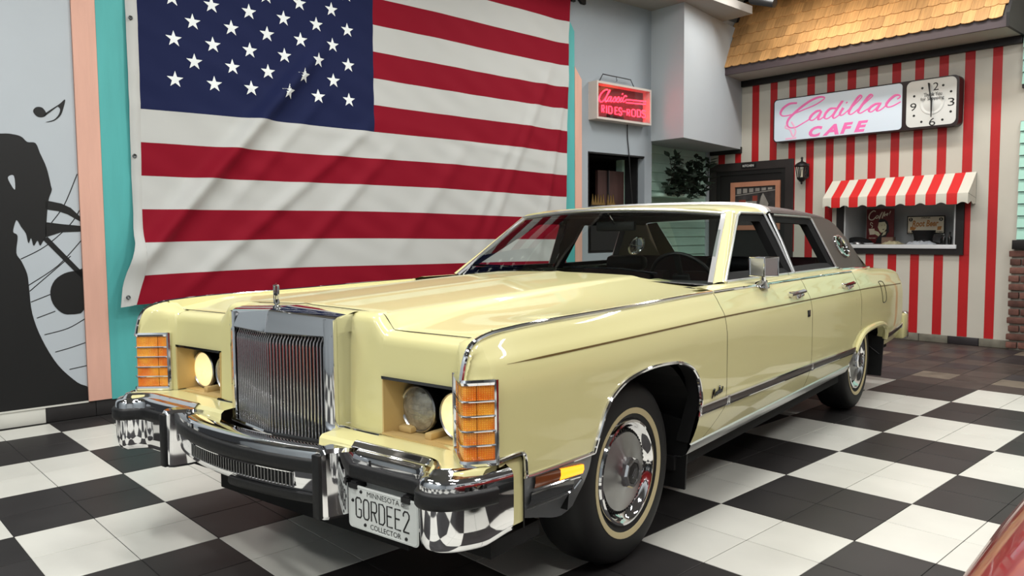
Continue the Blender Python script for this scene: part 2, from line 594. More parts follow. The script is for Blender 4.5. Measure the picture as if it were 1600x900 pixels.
TR={'cad':[[(-2.832,2.84),(-2.927,2.844),(-3.013,2.801),(-3.05,2.743),(-3.021,2.704),(-2.934,2.703),(-2.83,2.726),(-2.719,2.756),(-2.609,2.786),(-2.519,2.827),(-2.481,2.856),(-2.502,2.871),(-2.556,2.875),(-2.647,2.852),(-2.756,2.796),(-2.868,2.721),(-2.943,2.65),(-2.957,2.59),(-2.922,2.55),(-2.846,2.546),(-2.752,2.585),(-2.664,2.628),(-2.634,2.663)],[(-2.526,2.713),(-2.58,2.709),(-2.647,2.664),(-2.664,2.625),(-2.633,2.607),(-2.579,2.636),(-2.521,2.707),(-2.552,2.636),(-2.555,2.607),(-2.524,2.613),(-2.476,2.642)],[(-2.337,2.717),(-2.41,2.719),(-2.466,2.671),(-2.479,2.621),(-2.444,2.607),(-2.388,2.64),(-2.33,2.716),(-2.262,2.796),(-2.329,2.706),(-2.373,2.637),(-2.364,2.603),(-2.329,2.616),(-2.29,2.642)],[(-2.25,2.712),(-2.287,2.657),(-2.286,2.628),(-2.252,2.633),(-2.201,2.669),(-2.117,2.734),(-2.052,2.792),(-2.036,2.819),(-2.061,2.826),(-2.11,2.774),(-2.167,2.69),(-2.183,2.642),(-2.157,2.625),(-2.099,2.657),(-2.017,2.721),(-1.936,2.785),(-1.912,2.81),(-1.937,2.821),(-1.985,2.775),(-2.049,2.692),(-2.073,2.645),(-2.048,2.626),(-1.99,2.652),(-1.946,2.672)],[(-2.22,2.76),(-2.203,2.775)],[(-1.829,2.711),(-1.88,2.708),(-1.938,2.674),(-1.949,2.637),(-1.919,2.627),(-1.868,2.662),(-1.821,2.716),(-1.859,2.65),(-1.851,2.627),(-1.803,2.646),(-1.753,2.685)],[(-1.639,2.735),(-1.608,2.753),(-1.617,2.775),(-1.664,2.777),(-1.725,2.733),(-1.756,2.689),(-1.739,2.658),(-1.684,2.664),(-1.599,2.701)]],'emblem':[[(-2.951,2.607),(-2.983,2.557),(-2.921,2.524),(-2.878,2.439),(-2.845,2.489),(-2.869,2.563),(-2.904,2.619)],[(-2.977,2.413),(-2.9,2.415),(-2.834,2.418)]],'cafe':[[(-2.671,2.402),(-1.938,2.539),(-1.935,2.382),(-2.673,2.498)]],'clock':[[(-1.275,2.675),(-1.302,2.862),(-1.269,2.485),(-1.264,2.441),(-1.257,2.82),(-1.464,2.624),(-1.074,2.634),(-1.374,2.818),(-1.162,2.821),(-1.082,2.745),(-1.08,2.531),(-1.161,2.453),(-1.375,2.452),(-1.455,2.527),(-1.457,2.741),(-1.264,2.721),(-1.267,2.667)]],'coffee':[[(-2.052,1.489),(-2.076,1.499),(-2.114,1.471),(-2.132,1.423),(-2.117,1.393),(-2.083,1.39),(-2.05,1.421)],[(-2.036,1.44),(-2.05,1.416),(-2.035,1.406),(-2.017,1.43),(-2.032,1.443)],[(-2.012,1.406),(-1.989,1.458),(-1.971,1.482),(-1.984,1.454),(-2.007,1.396)],[(-1.974,1.415),(-1.956,1.467),(-1.943,1.483),(-1.951,1.458),(-1.974,1.405)],[(-1.951,1.433),(-1.932,1.452),(-1.942,1.457),(-1.951,1.438),(-1.937,1.431)],[(-1.923,1.441),(-1.904,1.459),(-1.916,1.463),(-1.923,1.444),(-1.909,1.438)],[(-1.886,1.461),(-1.874,1.494)],[(-1.891,1.448),(-1.889,1.45)]],'coffeeposter':[[(-2.156,1.521),(-1.836,1.517),(-1.83,1.143),(-2.157,1.143)]],'hair':[[(-2.02,1.367),(-1.997,1.398),(-1.94,1.393),(-1.907,1.365),(-1.893,1.317),(-1.888,1.24),(-1.908,1.221),(-1.952,1.105),(-2.047,1.104),(-2.03,1.163),(-1.983,1.211),(-1.979,1.231),(-1.937,1.24),(-1.919,1.279),(-1.918,1.327),(-1.94,1.364),(-1.996,1.357)]],'face':[[(-2.01,1.357),(-1.94,1.364),(-1.918,1.327),(-1.919,1.279),(-1.946,1.24),(-1.979,1.231),(-2.003,1.255),(-2.021,1.299)]],'cup':[[(-2.129,1.281),(-2.061,1.282),(-2.058,1.212),(-2.117,1.207)],[(-2.059,1.26),(-2.012,1.241),(-1.993,1.211),(-2.011,1.187),(-2.07,1.226)],[(-1.955,1.231),(-1.918,1.25),(-1.931,1.211),(-1.973,1.192)]],'steam':[[(-2.095,1.29),(-2.086,1.314),(-2.111,1.334),(-2.102,1.359),(-2.082,1.339)]],'rootposter':[[(-1.683,1.428),(-1.27,1.423),(-1.266,1.215),(-1.678,1.215)],[(-1.641,1.384),(-1.313,1.385),(-1.469,1.4),(-1.477,1.358),(-1.473,1.237)]],'neon':[[(3.605,2.849),(3.584,2.854),(3.534,2.831),(3.485,2.788),(3.464,2.744),(3.474,2.713),(3.51,2.712),(3.555,2.745),(3.605,2.806),(3.638,2.846),(3.626,2.846),(3.591,2.791),(3.562,2.736),(3.569,2.718),(3.598,2.735)],[(3.662,2.78),(3.633,2.776),(3.605,2.745),(3.612,2.727),(3.638,2.739),(3.666,2.78),(3.648,2.74),(3.662,2.729),(3.684,2.744)],[(3.684,2.744),(3.727,2.786),(3.739,2.759),(3.72,2.734),(3.691,2.735)],[(3.742,2.741),(3.785,2.793),(3.8,2.766),(3.782,2.738),(3.753,2.739)],[(3.837,2.793),(3.812,2.753),(3.822,2.741),(3.841,2.751)],[(3.859,2.839),(3.851,2.829)],[(3.926,2.813),(3.903,2.82),(3.871,2.792),(3.856,2.762),(3.874,2.748),(3.911,2.768)],[(3.915,2.778),(4.267,2.792),(4.267,2.759),(3.918,2.744)]],'neonrides':[[(3.506,2.674),(3.548,2.599)],[(3.577,2.676),(3.591,2.598)],[(3.619,2.674),(3.684,2.597)],[(3.727,2.673),(3.771,2.596)],[(3.793,2.674),(3.845,2.593)],[(3.934,2.669),(3.986,2.601)],[(4.016,2.677),(4.093,2.601)],[(4.116,2.682),(4.185,2.605)],[(4.201,2.685),(4.271,2.603)],[(3.852,2.632),(3.919,2.653)]],'neonbox':[[(3.387,2.918),(4.339,2.934),(4.294,2.533),(3.359,2.509),(3.278,2.914),(3.27,2.492),(3.407,2.897),(4.3,2.909),(4.27,2.556),(3.386,2.544)]],'mural':[[(-2.382,1.895),(-2.175,1.931),(-2.104,1.932),(-2.058,1.919),(-2.027,1.888),(-1.98,1.883),(-1.956,1.817),(-1.923,1.725),(-1.902,1.606),(-1.899,1.572),(-1.921,1.503),(-1.939,1.357),(-1.943,1.271),(-1.967,1.228),(-1.983,1.203),(-1.997,1.237),(-2.02,1.203),(-2.033,1.254),(-2.049,1.221),(-2.061,1.284),(-2.085,1.327),(-2.105,1.369),(-2.116,1.365),(-2.133,1.297),(-2.109,1.268),(-2.121,1.158),(-2.095,1.103),(-2.066,1.017),(-2.059,0.922),(-2.048,0.75),(-1.999,0.573),(-1.912,0.388),(-1.8,0.254),(-1.73,0.204),(-1.735,0.095),(-2.258,0.102),(-2.466,0.102)],[(-1.94,1.507),(-1.846,1.487),(-1.789,1.458),(-1.729,1.393),(-1.73,1.362),(-1.81,1.414),(-1.867,1.435),(-1.943,1.447)],[(-1.946,1.361),(-1.852,1.348),(-1.731,1.335),(-1.733,1.296),(-1.854,1.292),(-1.951,1.258)],[(-2.146,1.652),(-2.113,1.662),(-2.11,1.574),(-2.133,1.607)],[(-1.72,1.021),(-1.776,1.027),(-1.847,1.012),(-1.907,0.967),(-1.936,0.894),(-1.925,0.811),(-1.877,0.746),(-1.82,0.729),(-1.731,0.762)],[(-1.966,1.245),(-1.936,1.262),(-1.725,1.003),(-1.746,0.977)]],'staff':[[(-1.74,1.69),(-1.827,1.479),(-1.909,1.357)],[(-1.734,1.445),(-1.802,1.34),(-1.953,1.198),(-2.098,1.116)],[(-1.735,1.234),(-1.883,1.066),(-2.062,0.94)],[(-1.803,1.129),(-1.943,1.003),(-2.056,0.901)],[(-1.937,0.873),(-2.052,0.828)],[(-1.912,0.757),(-2.023,0.718)],[(-1.734,0.691),(-1.843,0.633),(-1.983,0.602)],[(-1.737,0.525),(-1.829,0.499),(-1.924,0.478)],[(-1.736,0.363),(-1.844,0.349)]],'note':[[(-1.982,2.102),(-1.963,2.121),(-1.932,2.121),(-1.912,2.095),(-1.909,2.074),(-1.929,2.058),(-1.959,2.058),(-1.98,2.079)],[(-1.918,2.066),(-1.911,2.088),(-1.83,2.153),(-1.793,2.188),(-1.806,2.126),(-1.827,2.075),(-1.867,2.038),(-1.915,2.026),(-1.866,2.047),(-1.837,2.081),(-1.825,2.117),(-1.835,2.134),(-1.848,2.129)]]}

# ================================================================== room frames: x along the wall, y into the wall, z up
def wall_frame(nx, ny, off):
    return Matrix(((ny, nx, 0, nx * off), (-nx, ny, 0, ny * off), (0, 0, 1, 0), (0, 0, 0, 1)))
MF = wall_frame(-0.99945, 0.03311, 4.00115)
MK = wall_frame(0.00595, 0.99998, 6.29645)
IDM = Matrix()
CK = 0.61807                       # one check of the floor, 2 x 2 tiles

def in_view(p, m=0.0):
    d = Vector(p) - camo.matrix_world.translation
    z = d.dot(Vector(_f))
    if z < 0.1: return None
    x, y = 800 + 1221.6 * d.dot(Vector(_r)) / z, 450 - 1221.6 * d.dot(Vector(_u)) / z
    return (x, y, z) if -m < x < 1600 + m and -m < y < 900 + m else None

# ------------------------------------------------------------------ floor
fl = tag(MB().box(-4.6, 5.3, -6.3, 6.9, -0.12, -0.0025).build('floor', 'grout', None, IDM, 0), 'checkered tile floor of black and white two by two checks', None, None, 'structure')
def slab_mesh(name, sx, sy, m, th=0.006, bev=0.0018):
    return MB().box(-sx / 2, sx / 2, -sy / 2, sy / 2, -th, 0, bev).mesh(name, m, angle=0)
TS = CK / 2
tw, tb = slab_mesh('tile', TS - 0.0032, TS - 0.0032, 'tile_white'), slab_mesh('tile', TS - 0.0032, TS - 0.0032, 'tile_black')
cells = []
for i in range(-20, 12):
    for j in range(-14, 17):
        x, y = (j + 0.5) * TS, (i + 0.5) * TS
        if x < -4.05 or x > 5.2: continue
        white = (math.floor(i / 2) + math.floor(j / 2)) % 2 == 1
        vw = in_view((x, y, 0), 40)
        cells.append((1 / vw[2] if vw else 0, x, y, white))
cells.sort(key=lambda c: -c[0])
rest = MB()
for k, (vz, x, y, white) in enumerate(cells):
    if vz > 0 and k < 300:
        link_mesh('tile', tw if white else tb, fl, loc=(x, y, 0))
    else:
        rest.cur = 0 if white else 1
        h = TS / 2 - 0.0016
        rest.add([(x - h, y - h, 0), (x + h, y - h, 0), (x + h, y + h, 0), (x - h, y + h, 0)], [(0, 1, 2, 3)])
tag(rest.build('tile_field', ['tile_white', 'tile_black'], fl, angle=0, normals=False), kind='stuff')
slm = [slab_mesh('slate_tile', TS - 0.004, TS - 0.004, m, 0.006, 0.002) for m in ('slate_brown', 'slate_dark', 'slate_tan')]
srest = MB()
for i in range(12, 21):
    for j in range(-14, 17):
        x, y = (j + 0.5) * TS, (i + 0.5) * TS
        if x < -4.3 or x > 5.2: continue
        k = random.choice((0, 0, 0, 0, 1, 1, 1, 2))
        if in_view((x, y, 0), 30):
            link_mesh('slate_tile', slm[k], fl, loc=(x, y, random.uniform(-0.0008, 0)))
        else:
            srest.cur = k
            h = TS / 2 - 0.002
            srest.add([(x - h, y - h, 0), (x + h, y - h, 0), (x + h, y + h, 0), (x - h, y + h, 0)], [(0, 1, 2, 3)])
tag(srest.build('slate_field', ['slate_brown', 'slate_dark', 'slate_tan'], fl, angle=0, normals=False), kind='stuff')

# ------------------------------------------------------------------ walls
def wall(name, m, mw, s0, s1, z0, z1, holes=(), th=0.12, label=None):
    ss = sorted({s0, s1, *[h[0] for h in holes], *[h[1] for h in holes]})
    zs = sorted({z0, z1, *[h[2] for h in holes], *[h[3] for h in holes]})
    b = MB()
    for i in range(len(ss) - 1):
        for j in range(len(zs) - 1):
            cx, cz = (ss[i] + ss[i + 1]) / 2, (zs[j] + zs[j + 1]) / 2
            if any(h[0] < cx < h[1] and h[2] < cz < h[3] for h in holes): continue
            b.box(ss[i], ss[i + 1], 0, th, zs[j], zs[j + 1])
    return tag(b.build(name, m, None, mw, 0), label, None, None, 'structure')

PASS = (3.389, 4.354, 1.05, 2.145)
wl = wall('wall_left', 'wall_grey', MF, -3.6, 4.49, 0, 4.35, [PASS], 0.12, 'long pale grey wall behind the flag')
KW = (-2.268, -1.035, 1.05, 1.75)
wb = wall('wall_back', 'cream_wall', MK, -4.16, 5.35, 0, 4.35, [KW], 0.05, 'cream wall with broad red vertical stripes')
wall('wall_right', 'wall_grey_light', Matrix.Translation((5.25, 0, 0)) @ Matrix.Rotation(-PI / 2, 4, 'Z'), -6.4, 6.3, 0, 4.35, [], 0.1, 'pale grey wall on the far side of the showroom')
wall('wall_front', 'wall_grey', Matrix.Translation((0, -6.25, 0)) @ Matrix.Rotation(PI, 4, 'Z'), -5.3, 4.4, 0, 4.35, [], 0.1, 'grey wall facing the flag hall from its near end')
CEIL = tag(MB().box(-4.4, 5.35, -6.35, 6.45, 4.35, 4.45).build('ceiling', 'ceiling_paint', None, IDM, 0), 'plain grey ceiling', None, None, 'structure')

# red stripes painted on the back wall, one strip each
RS = [(-3.53, -3.432), (-3.272, -3.176), (-3.013, -2.921), (-2.776, -2.679), (-2.523, -2.428), (-2.272, -2.170), (-2.012, -1.919), (-1.756, -1.66), (-1.507, -1.413), (-1.256, -1.161), (-0.998, -0.90), (-0.734, -0.643), (-4.032, -3.932), (-3.775, -3.687)]
for a, b_ in RS:
    z1 = 2.30 if a < -3.6 else 3.165
    z0 = 2.17 if a < -2.93 else 0.09
    segs = [(z0, z1)]
    if b_ > -2.36 and a < -0.95: segs = [(z0, 0.986), (1.63, z1)]
    for p, q_ in segs:
        aa, bb = a, b_
        if q_ > 1.7 and p > 1.0 and a < -2.2: p = 1.0 if a < -2.36 else p
        MB().box(aa, bb, -0.003, 0.002, p, q_).build('stripe', 'red_stripe', wb, angle=0)
# the two stripes beside the serving window frame run on past it
MB().box(-0.955, -0.90, -0.003, 0.002, 0.98, 1.64).build('stripe', 'red_stripe', wb, angle=0)
MB().box(-2.523, -2.428, -0.003, 0.002, 0.98, 1.64).build('stripe', 'red_stripe', wb, angle=0)

tag(MB().box(-3.672, -0.462, -0.05, 0.0, 3.162, 3.24, 0.004).build('trim_1', 'black_trim', None, MK), 'dark beam under the shingle eave', None, None, 'structure')
tag(MB().box(-4.15, -3.672, -0.04, 0.0, 2.30, 2.385, 0.004).build('trim_2', 'black_trim', None, MK), 'short dark beam above the kitchen door', None, None, 'structure')
bs = tag(MB().box(-2.93, -0.47, -0.006, 0, 0, 0.086).build('baseboard_back', 'grout', None, MK, 0), 'low stone tile base under the striped wall', None, None, 'structure')
x = -2.92
for k in range(8):
    MB().box(x + 0.003, x + 0.303, -0.016, -0.004, 0.002, 0.086, 0.003).build('base_tile', 'slate_dark' if k == 6 else 'base_stone', bs)
    x += 0.306
bl = tag(MB().box(-3.6, 4.46, -0.006, 0, 0, 0.104).build('baseboard_left', 'grout', None, MF, 0), 'tiled base along the mural wall, white then black', None, None, 'structure')
x = -1.998 - 5 * TS
for k in range(20):
    white = (k - 5) // 2 % 2 == 1 if k >= 5 else (k - 5) // 2 % 2 == 1
    MB().box(x + 0.0015, x + TS - 0.0015, -0.014, -0.004, 0.002, 0.104, 0.002).build('base_tile', 'tile_white' if white else 'tile_black', bl)
    x += TS
MB().box(-3.6, -1.735, -0.02, 0, 0.105, 0.116).build('cap_strip', 'tile_white', bl)

# pink and teal boards
def board(n, m, s0, s1, d, z0, z1l, z1r, label):
    b = MB().poly([(s0, z0), (s1, z0), (s1, z1r), (s0, z1l)], -d, 0.0)
    tag(b.build(n, m, None, MF, 20), label, None, None, 'structure')
board('trim_3', 'pink_board', -1.735, -1.588, 0.028, 0.112, 3.7, 3.7, 'pink upright board beside the mural')
board('trim_4', 'teal_board', -1.586, -1.345, 0.024, 0.106, 3.7, 3.7, 'wide teal upright board left of the flag')
board('trim_5', 'teal_board', -1.343, -1.28, 0.022, 0.106, 3.7, 3.7, 'narrow teal strip behind the flag edge')
board('trim_6', 'teal_board', 2.90, 3.134, 0.024, 0.106, 3.75, 3.43, 'teal upright board right of the flag with slanted top')
board('trim_7', 'pink_board', 3.138, 3.246, 0.026, 0.106, 3.06, 2.93, 'pink upright board right of the flag with slanted top')

# bulkhead box and soffit
b = MB()
def prism(poly, z0, z1): return MB().poly(poly, z0, z1, 'xy')
tag(prism([(-4.0, 4.61), (-3.37, 4.58), (-3.645, 6.318), (-4.3, 6.318)], 2.352, 3.89).build('trim_8', 'wall_grey_light', None, IDM, 20), 'grey boxed bulkhead hanging in the corner', None, None, 'structure')
tag(prism([(-4.3, -5.4), (-3.11, -5.4), (-3.11, 5.62), (-3.66, 5.66), (-3.66, 6.3), (-4.3, 6.3)], 3.885, 3.98).build('trim_9', 'soffit_beige', None, IDM, 20), 'beige soffit along the top of the grey wall', None, None, 'structure')

# alcove under the bulkhead: mint lap siding
wa = tag(MB().box(-4.26, -4.165, 4.45, 6.36, 0, 2.4).build('wall_alcove', 'mint_siding', None, IDM, 0), 'mint lap siding at the back of the corner alcove', None, None, 'structure')
for k in range(20):
    z = 0.02 + k * 0.118
    MB().hexa([(-4.165, 4.50, z), (-4.145, 4.50, z), (-4.158, 4.50, z + 0.116), (-4.165, 4.50, z + 0.116), (-4.165, 6.30, z), (-4.145, 6.30, z), (-4.158, 6.30, z + 0.116), (-4.165, 6.30, z + 0.116)]).build('siding_board', 'mint_siding', wa, angle=0)
tag(MB().box(-4.15, -4.12, 6.24, 6.30, 0, 2.36).build('trim_10', 'wall_grey_light', None, IDM, 0), 'narrow pale corner post in the alcove', None, None, 'structure')

# ------------------------------------------------------------------ mural
mu = empty('wall_mural', MF, (-2.2, -0.01, 0.12))
tag(mu, 'painted mural panel with black silhouette of a singer and music staff', 'mural')
MB().box(-3.2, -1.737, -0.010, 0.0, 0.117, 3.4).build('panel', 'mural_grey', mu, angle=0)
for k, P in enumerate(TR['mural']):
    MB().poly(smooth(P, 4, True) if k in (0, 3) else (smooth(P, 3, True) if k == 4 else P), -0.0125 - (0.0008 if k in (3,) else 0), -0.009).build(['silhouette', 'arm_shape', 'arm_shape', 'light_patch', 'note_head', 'note_stem'][k], 'mural_grey' if k == 3 else 'ink_black', mu, angle=0)
for P in TR['staff']:
    MB().tube([(a, -0.0108, c_) for a, c_ in smooth(P, 5)], 0.0032, 6, flat=0.4, normal=(0, -1, 0)).build('staff_line', 'ink_black', mu)
b = MB()
for P in TR['note']: b.poly(smooth(P, 4, True), -0.0125, -0.009)
b.build('music_note', 'ink_black', mu, angle=0)
MB().box(-1.27, 2.89, -0.012, 0.0, 0.117, 3.6).build('panel', 'mural_dusk', mu, angle=0)

# black letter at the top of the grey wall
b = MB()
b.poly([(3.10, 3.745), (3.15, 3.745), (3.15, 3.872), (3.10, 3.872)], -0.03, 0)
b.poly([(3.265, 3.745), (3.312, 3.745), (3.312, 3.872), (3.265, 3.872)], -0.03, 0)
b.poly([(3.10, 3.872), (3.25, 3.745), (3.312, 3.745), (3.16, 3.872)], -0.031, 0)
tag(b.build('wall_letter', 'ink_black', None, MF, 20, (3.2, 0, 3.745)), 'black raised letter N at the top of the grey wall', 'letter')

# ------------------------------------------------------------------ flag
def fold(s, z):
    d = 0.05
    def ridge(p, q_, wd, amp):
        (x0, y0), (x1, y1) = p, q_
        L = math.hypot(x1 - x0, y1 - y0)
        ux, uy = (x1 - x0) / L, (y1 - y0) / L
        al = (s - x0) * ux + (z - y0) * uy
        ac = -(s - x0) * uy + (z - y0) * ux
        return amp * math.exp(-(ac / wd) ** 2) * sst(-0.3, 0.4, al) * (1 - sst(L - 0.3, L + 0.5, al))
    d += ridge((0.05, 2.75), (-1.45, 1.0), 0.07, 0.09) + ridge((0.55, 2.2), (-0.95, 0.95), 0.055, 0.036) + ridge((0.75, 2.0), (-0.3, 0.95), 0.06, 0.03) + ridge((0.2, 2.5), (-0.6, 1.6), 0.05, 0.02)
    d += ridge((2.75, 3.0), (1.9, 1.3), 0.06, 0.026) + ridge((2.95, 2.9), (2.6, 1.2), 0.05, 0.032) + ridge((1.6, 2.1), (0.9, 1.2), 0.08, 0.022) + ridge((2.3, 2.4), (1.7, 1.3), 0.06, 0.02)
    d += ridge((-1.3, 2.75), (-0.3, 2.35), 0.05, 0.008) + ridge((-1.3, 2.2), (0.5, 2.1), 0.04, 0.006) + ridge((0.8, 2.25), (2.6, 2.0), 0.04, 0.006)
    d += 0.006 * math.sin(5.1 * s + 2.3 * z) * math.cos(2.7 * z - 1.3 * s) + 0.0035 * math.sin(17 * s + 9 * z) * math.cos(11 * z)
    d += 0.0022 * math.sin(31 * (s * 0.4 + z)) * math.sin(3.1 * s)
    t = sst(1.7, 0.7, z) if False else (1 - sst(0.75, 1.6, z))
    d += 0.10 * t * (1 - sst(-1.5, -0.7, s))
    d += 0.03 * math.exp(-((s - 3.02) / 0.12) ** 2)
    return d
def FP(u, v, off=0.0):
    zh = interp(v, [0, 7, 12, 13], [3.806, 2.165, 0.984, 0.775])
    zf = 3.733 - 0.2315 * v
    sh = interp(zh, [0.775, 0.984, 1.215, 1.69, 2.2, 4], [-1.43, -1.367, -1.352, -1.335, -1.323, -1.318])
    sf = interp(zf, [0.5, 1.6, 2.7, 3.35, 3.70, 4], [2.955, 2.955, 2.98, 2.995, 3.025, 3.025])
    s = sh + (sf - sh) * u
    z = zh + (zf - zh) * u + 0.018 * 4 * u * (1 - u) * sst(3, 7, v) + 0.004 * math.sin(9 * u + v)
    return (s, -fold(s, z) - off, z)
flag = empty('national_flag', MF, (0.8, -0.04, 0.775))
tag(flag, 'large red white and blue stars and stripes flag hung on the mural wall', 'flag')
def cloth(name, m, u0, u1, v0, v1, nu, nv):
    b = MB()
    P = [[FP(u, v) for v in lins(v0, v1, nv)] for u in lins(u0, u1, nu)]
    Q = [[(p[0], p[1] + 0.003, p[2]) for p in r] for r in P]
    b.grid(P).grid(Q, flip=True)
    return b.build(name, m, flag, angle=60, normals=False)
UC = 0.447
cloth('canton', 'flag_blue', 0, UC, 0, 7, 110, 70)
for k in range(13):
    cloth('stripe', 'flag_red' if k % 2 == 0 else 'flag_white', UC if k < 7 else 0, 1, k, k + 1, 130 if k < 7 else 230, 12)
# heading band along the hoist
b = MB()
rows = []
for v in lins(0, 13, 60):
    p = FP(0, v)
    z = p[2]
    so = interp(z, [0.775, 0.94, 1.21, 1.44, 1.8, 2.5, 4], [-1.535, -1.514, -1.419, -1.401, -1.40, -1.398, -1.395])
    rows.append([(so + (p[0] - so) * t, p[1] - 0.012 * math.sin(PI * t) + 0.006 * math.sin(z * 5) * (1 - t), z - (0.0 if z > 1 else 0.012 * (1 - t))) for t in lins(0, 1, 6)])
b.grid(rows)
b.grid([[(p[0], p[1] + 0.004, p[2]) for p in r] for r in rows], flip=True)
hd = b.build('heading_band', 'flag_white', flag, angle=60, normals=False)
for gs, gz in ((-1.372, 2.79), (-1.38, 1.83), (-1.49, 0.835)):
    MB().lathe([(0.006, 0), (0.006, 0.004), (0.011, 0.006), (0.015, 0.003), (0.015, -0.002)], 14, Matrix.Translation((gs, -fold(gs, gz) - 0.012, gz)) @ Matrix.Rotation(PI / 2, 4, 'X')).build('grommet', 'steel_wire', hd)
for r in range(9):
    for k in range(0 if r % 2 == 0 else 1, 11, 2):
        cs, cz = -1.078 + 0.1428 * k, 2.402 + 0.146 * r
        pts = []
        for a in range(10):
            R = 0.062 if a % 2 == 0 else 0.0245
            ang = PI / 2 + a * PI / 5
            s, z = cs + R * math.cos(ang), cz + R * math.sin(ang)
            pts.append((s, -fold(s, z) - 0.004, z))
        b = MB().add([(cs, -fold(cs, cz) - 0.006, cz)] + pts, [(0, 1 + a, 1 + (a + 1) % 10) for a in range(10)])
        b.build('star', 'star_white', flag, angle=0, normals=False)

# ------------------------------------------------------------------ neon sign
ns = empty('neon_sign', MF, (3.85, 0, 2.51))
tag(ns, 'white boxed neon sign glowing red, hung by a wire bracket on the grey wall', 'sign')
S0, S1, Z0, Z1 = 3.378, 4.318, 2.512, 2.925
b = MB()
b.box(S0, S0 + 0.022, -0.13, 0, Z0, Z1).box(S1 - 0.022, S1, -0.13, 0, Z0, Z1).box(S0 + 0.022, S1 - 0.022, -0.13, 0, Z0, Z0 + 0.024).box(S0 + 0.022, S1 - 0.022, -0.13, 0, Z1 - 0.024, Z1)
b.build('case', 'box_white', ns, angle=0)
MB().box(S0 + 0.022, S1 - 0.022, -0.02, -0.002, Z0 + 0.024, Z1 - 0.024).build('back_panel', 'neon_back', ns, angle=0)
MB().box(S0 + 0.023, S1 - 0.023, -0.124, -0.12, Z0 + 0.025, Z1 - 0.025).build('front_pane', 'clear_glass', ns, angle=0)
for P in TR['neon']:
    straight = len(P) == 4
    Q = P if straight else smooth(P, 5)
    MB().tube([(a, -0.085, c_) for a, c_ in Q], 0.0075, 7).build('neon_tube', 'neon_red', ns)
for ch, P in zip('RIDESRODS-', TR['neonrides']):
    (a0, t0), (a1, t1) = P
    b = MB()
    for st in GLYPH[ch]:
        b.tube([(a0 + (a1 - a0) * x * 0.86, -0.085, t1 + (t0 - t1) * y / 2) for x, y in st], 0.007, 7)
    b.build('neon_letter', 'neon_red', ns)
MB().box(3.66, 3.9, -0.07, -0.02, 2.55, 2.60, 0.004).build('transformer', 'black_trim', ns)
MB().tube([(3.479, -0.06, 2.92), (3.549, -0.06, 3.023), (4.024, -0.06, 3.018), (4.10, -0.06, 2.92)], 0.006, 6).tube([(3.779, -0.06, 3.02), (3.779, -0.06, 2.995), (3.79, -0.06, 2.98), (3.775, -0.06, 2.972)], 0.004, 6).build('hanger', 'steel_wire', ns)
MB().tube(smooth([(4.015, -0.02, 2.512), (4.03, -0.012, 2.35), (4.054, -0.012, 2.193), (4.087, -0.012, 1.84), (4.12, -0.012, 1.5), (4.12, -0.012, 0.5)], 6), 0.006, 6).build('power_cord', 'black_rubber', ns)

# ------------------------------------------------------------------ pass-through window in the grey wall
w2 = empty('window_2', MF, (3.87, 0.06, 1.05))
w2['kind'] = 'structure'
w2['label'] = 'dark pass-through opening in the grey wall below the neon sign'
a, b_, z0, z1 = PASS
g = MB()
g.box(a - 0.02, a, 0.0, 0.9, z0 - 0.02, z1 + 0.02).box(b_, b_ + 0.02, 0.1, 0.9, z0 - 0.02, z1 + 0.02).box(a, b_, 0.0, 0.9, z1, z1 + 0.02).box(a, b_, 0.0, 0.9, z0 - 0.02, z0)
g.box(a, b_, 0.88, 0.9, z0, z1)
g.build('reveal', 'dark_room', w2, angle=0)
MB().box(3.86, 4.33, 0.30, 0.34, 1.06, 2.0).build('door_leaf', 'brown_door', w2, angle=0)
MB().box(4.02, 4.035, 0.27, 0.30, 1.06, 2.0).build('mullion', 'steel_wire', w2, angle=0)
g = MB()
for cs in (3.60, 3.86):
    for k in range(5 if cs < 3.7 else 3):
        x = cs + (k - 2) * 0.045
        g.poly([(x - 0.018, 1.60), (x + 0.018, 1.60), (x + 0.008, 1.645 + 0.015 * (k % 2)), (x, 1.69 + 0.012 * ((k + 1) % 2)), (x - 0.008, 1.645)], 0.055, 0.065)
    g.box(cs - 0.11, cs + 0.11 * (1 if cs < 3.7 else 0.2), 0.05, 0.07, 1.575, 1.602)
g.cur = 1
g.box(3.45, 3.95, 0.03, 0.09, 1.055, 1.575)
tag(g.build('gold_ornament', ['gold', 'dark_room'], None, MF, 0, (3.7, 0.06, 1.06)), 'small gold crown shaped ornament in the dark pass-through opening', 'ornament')

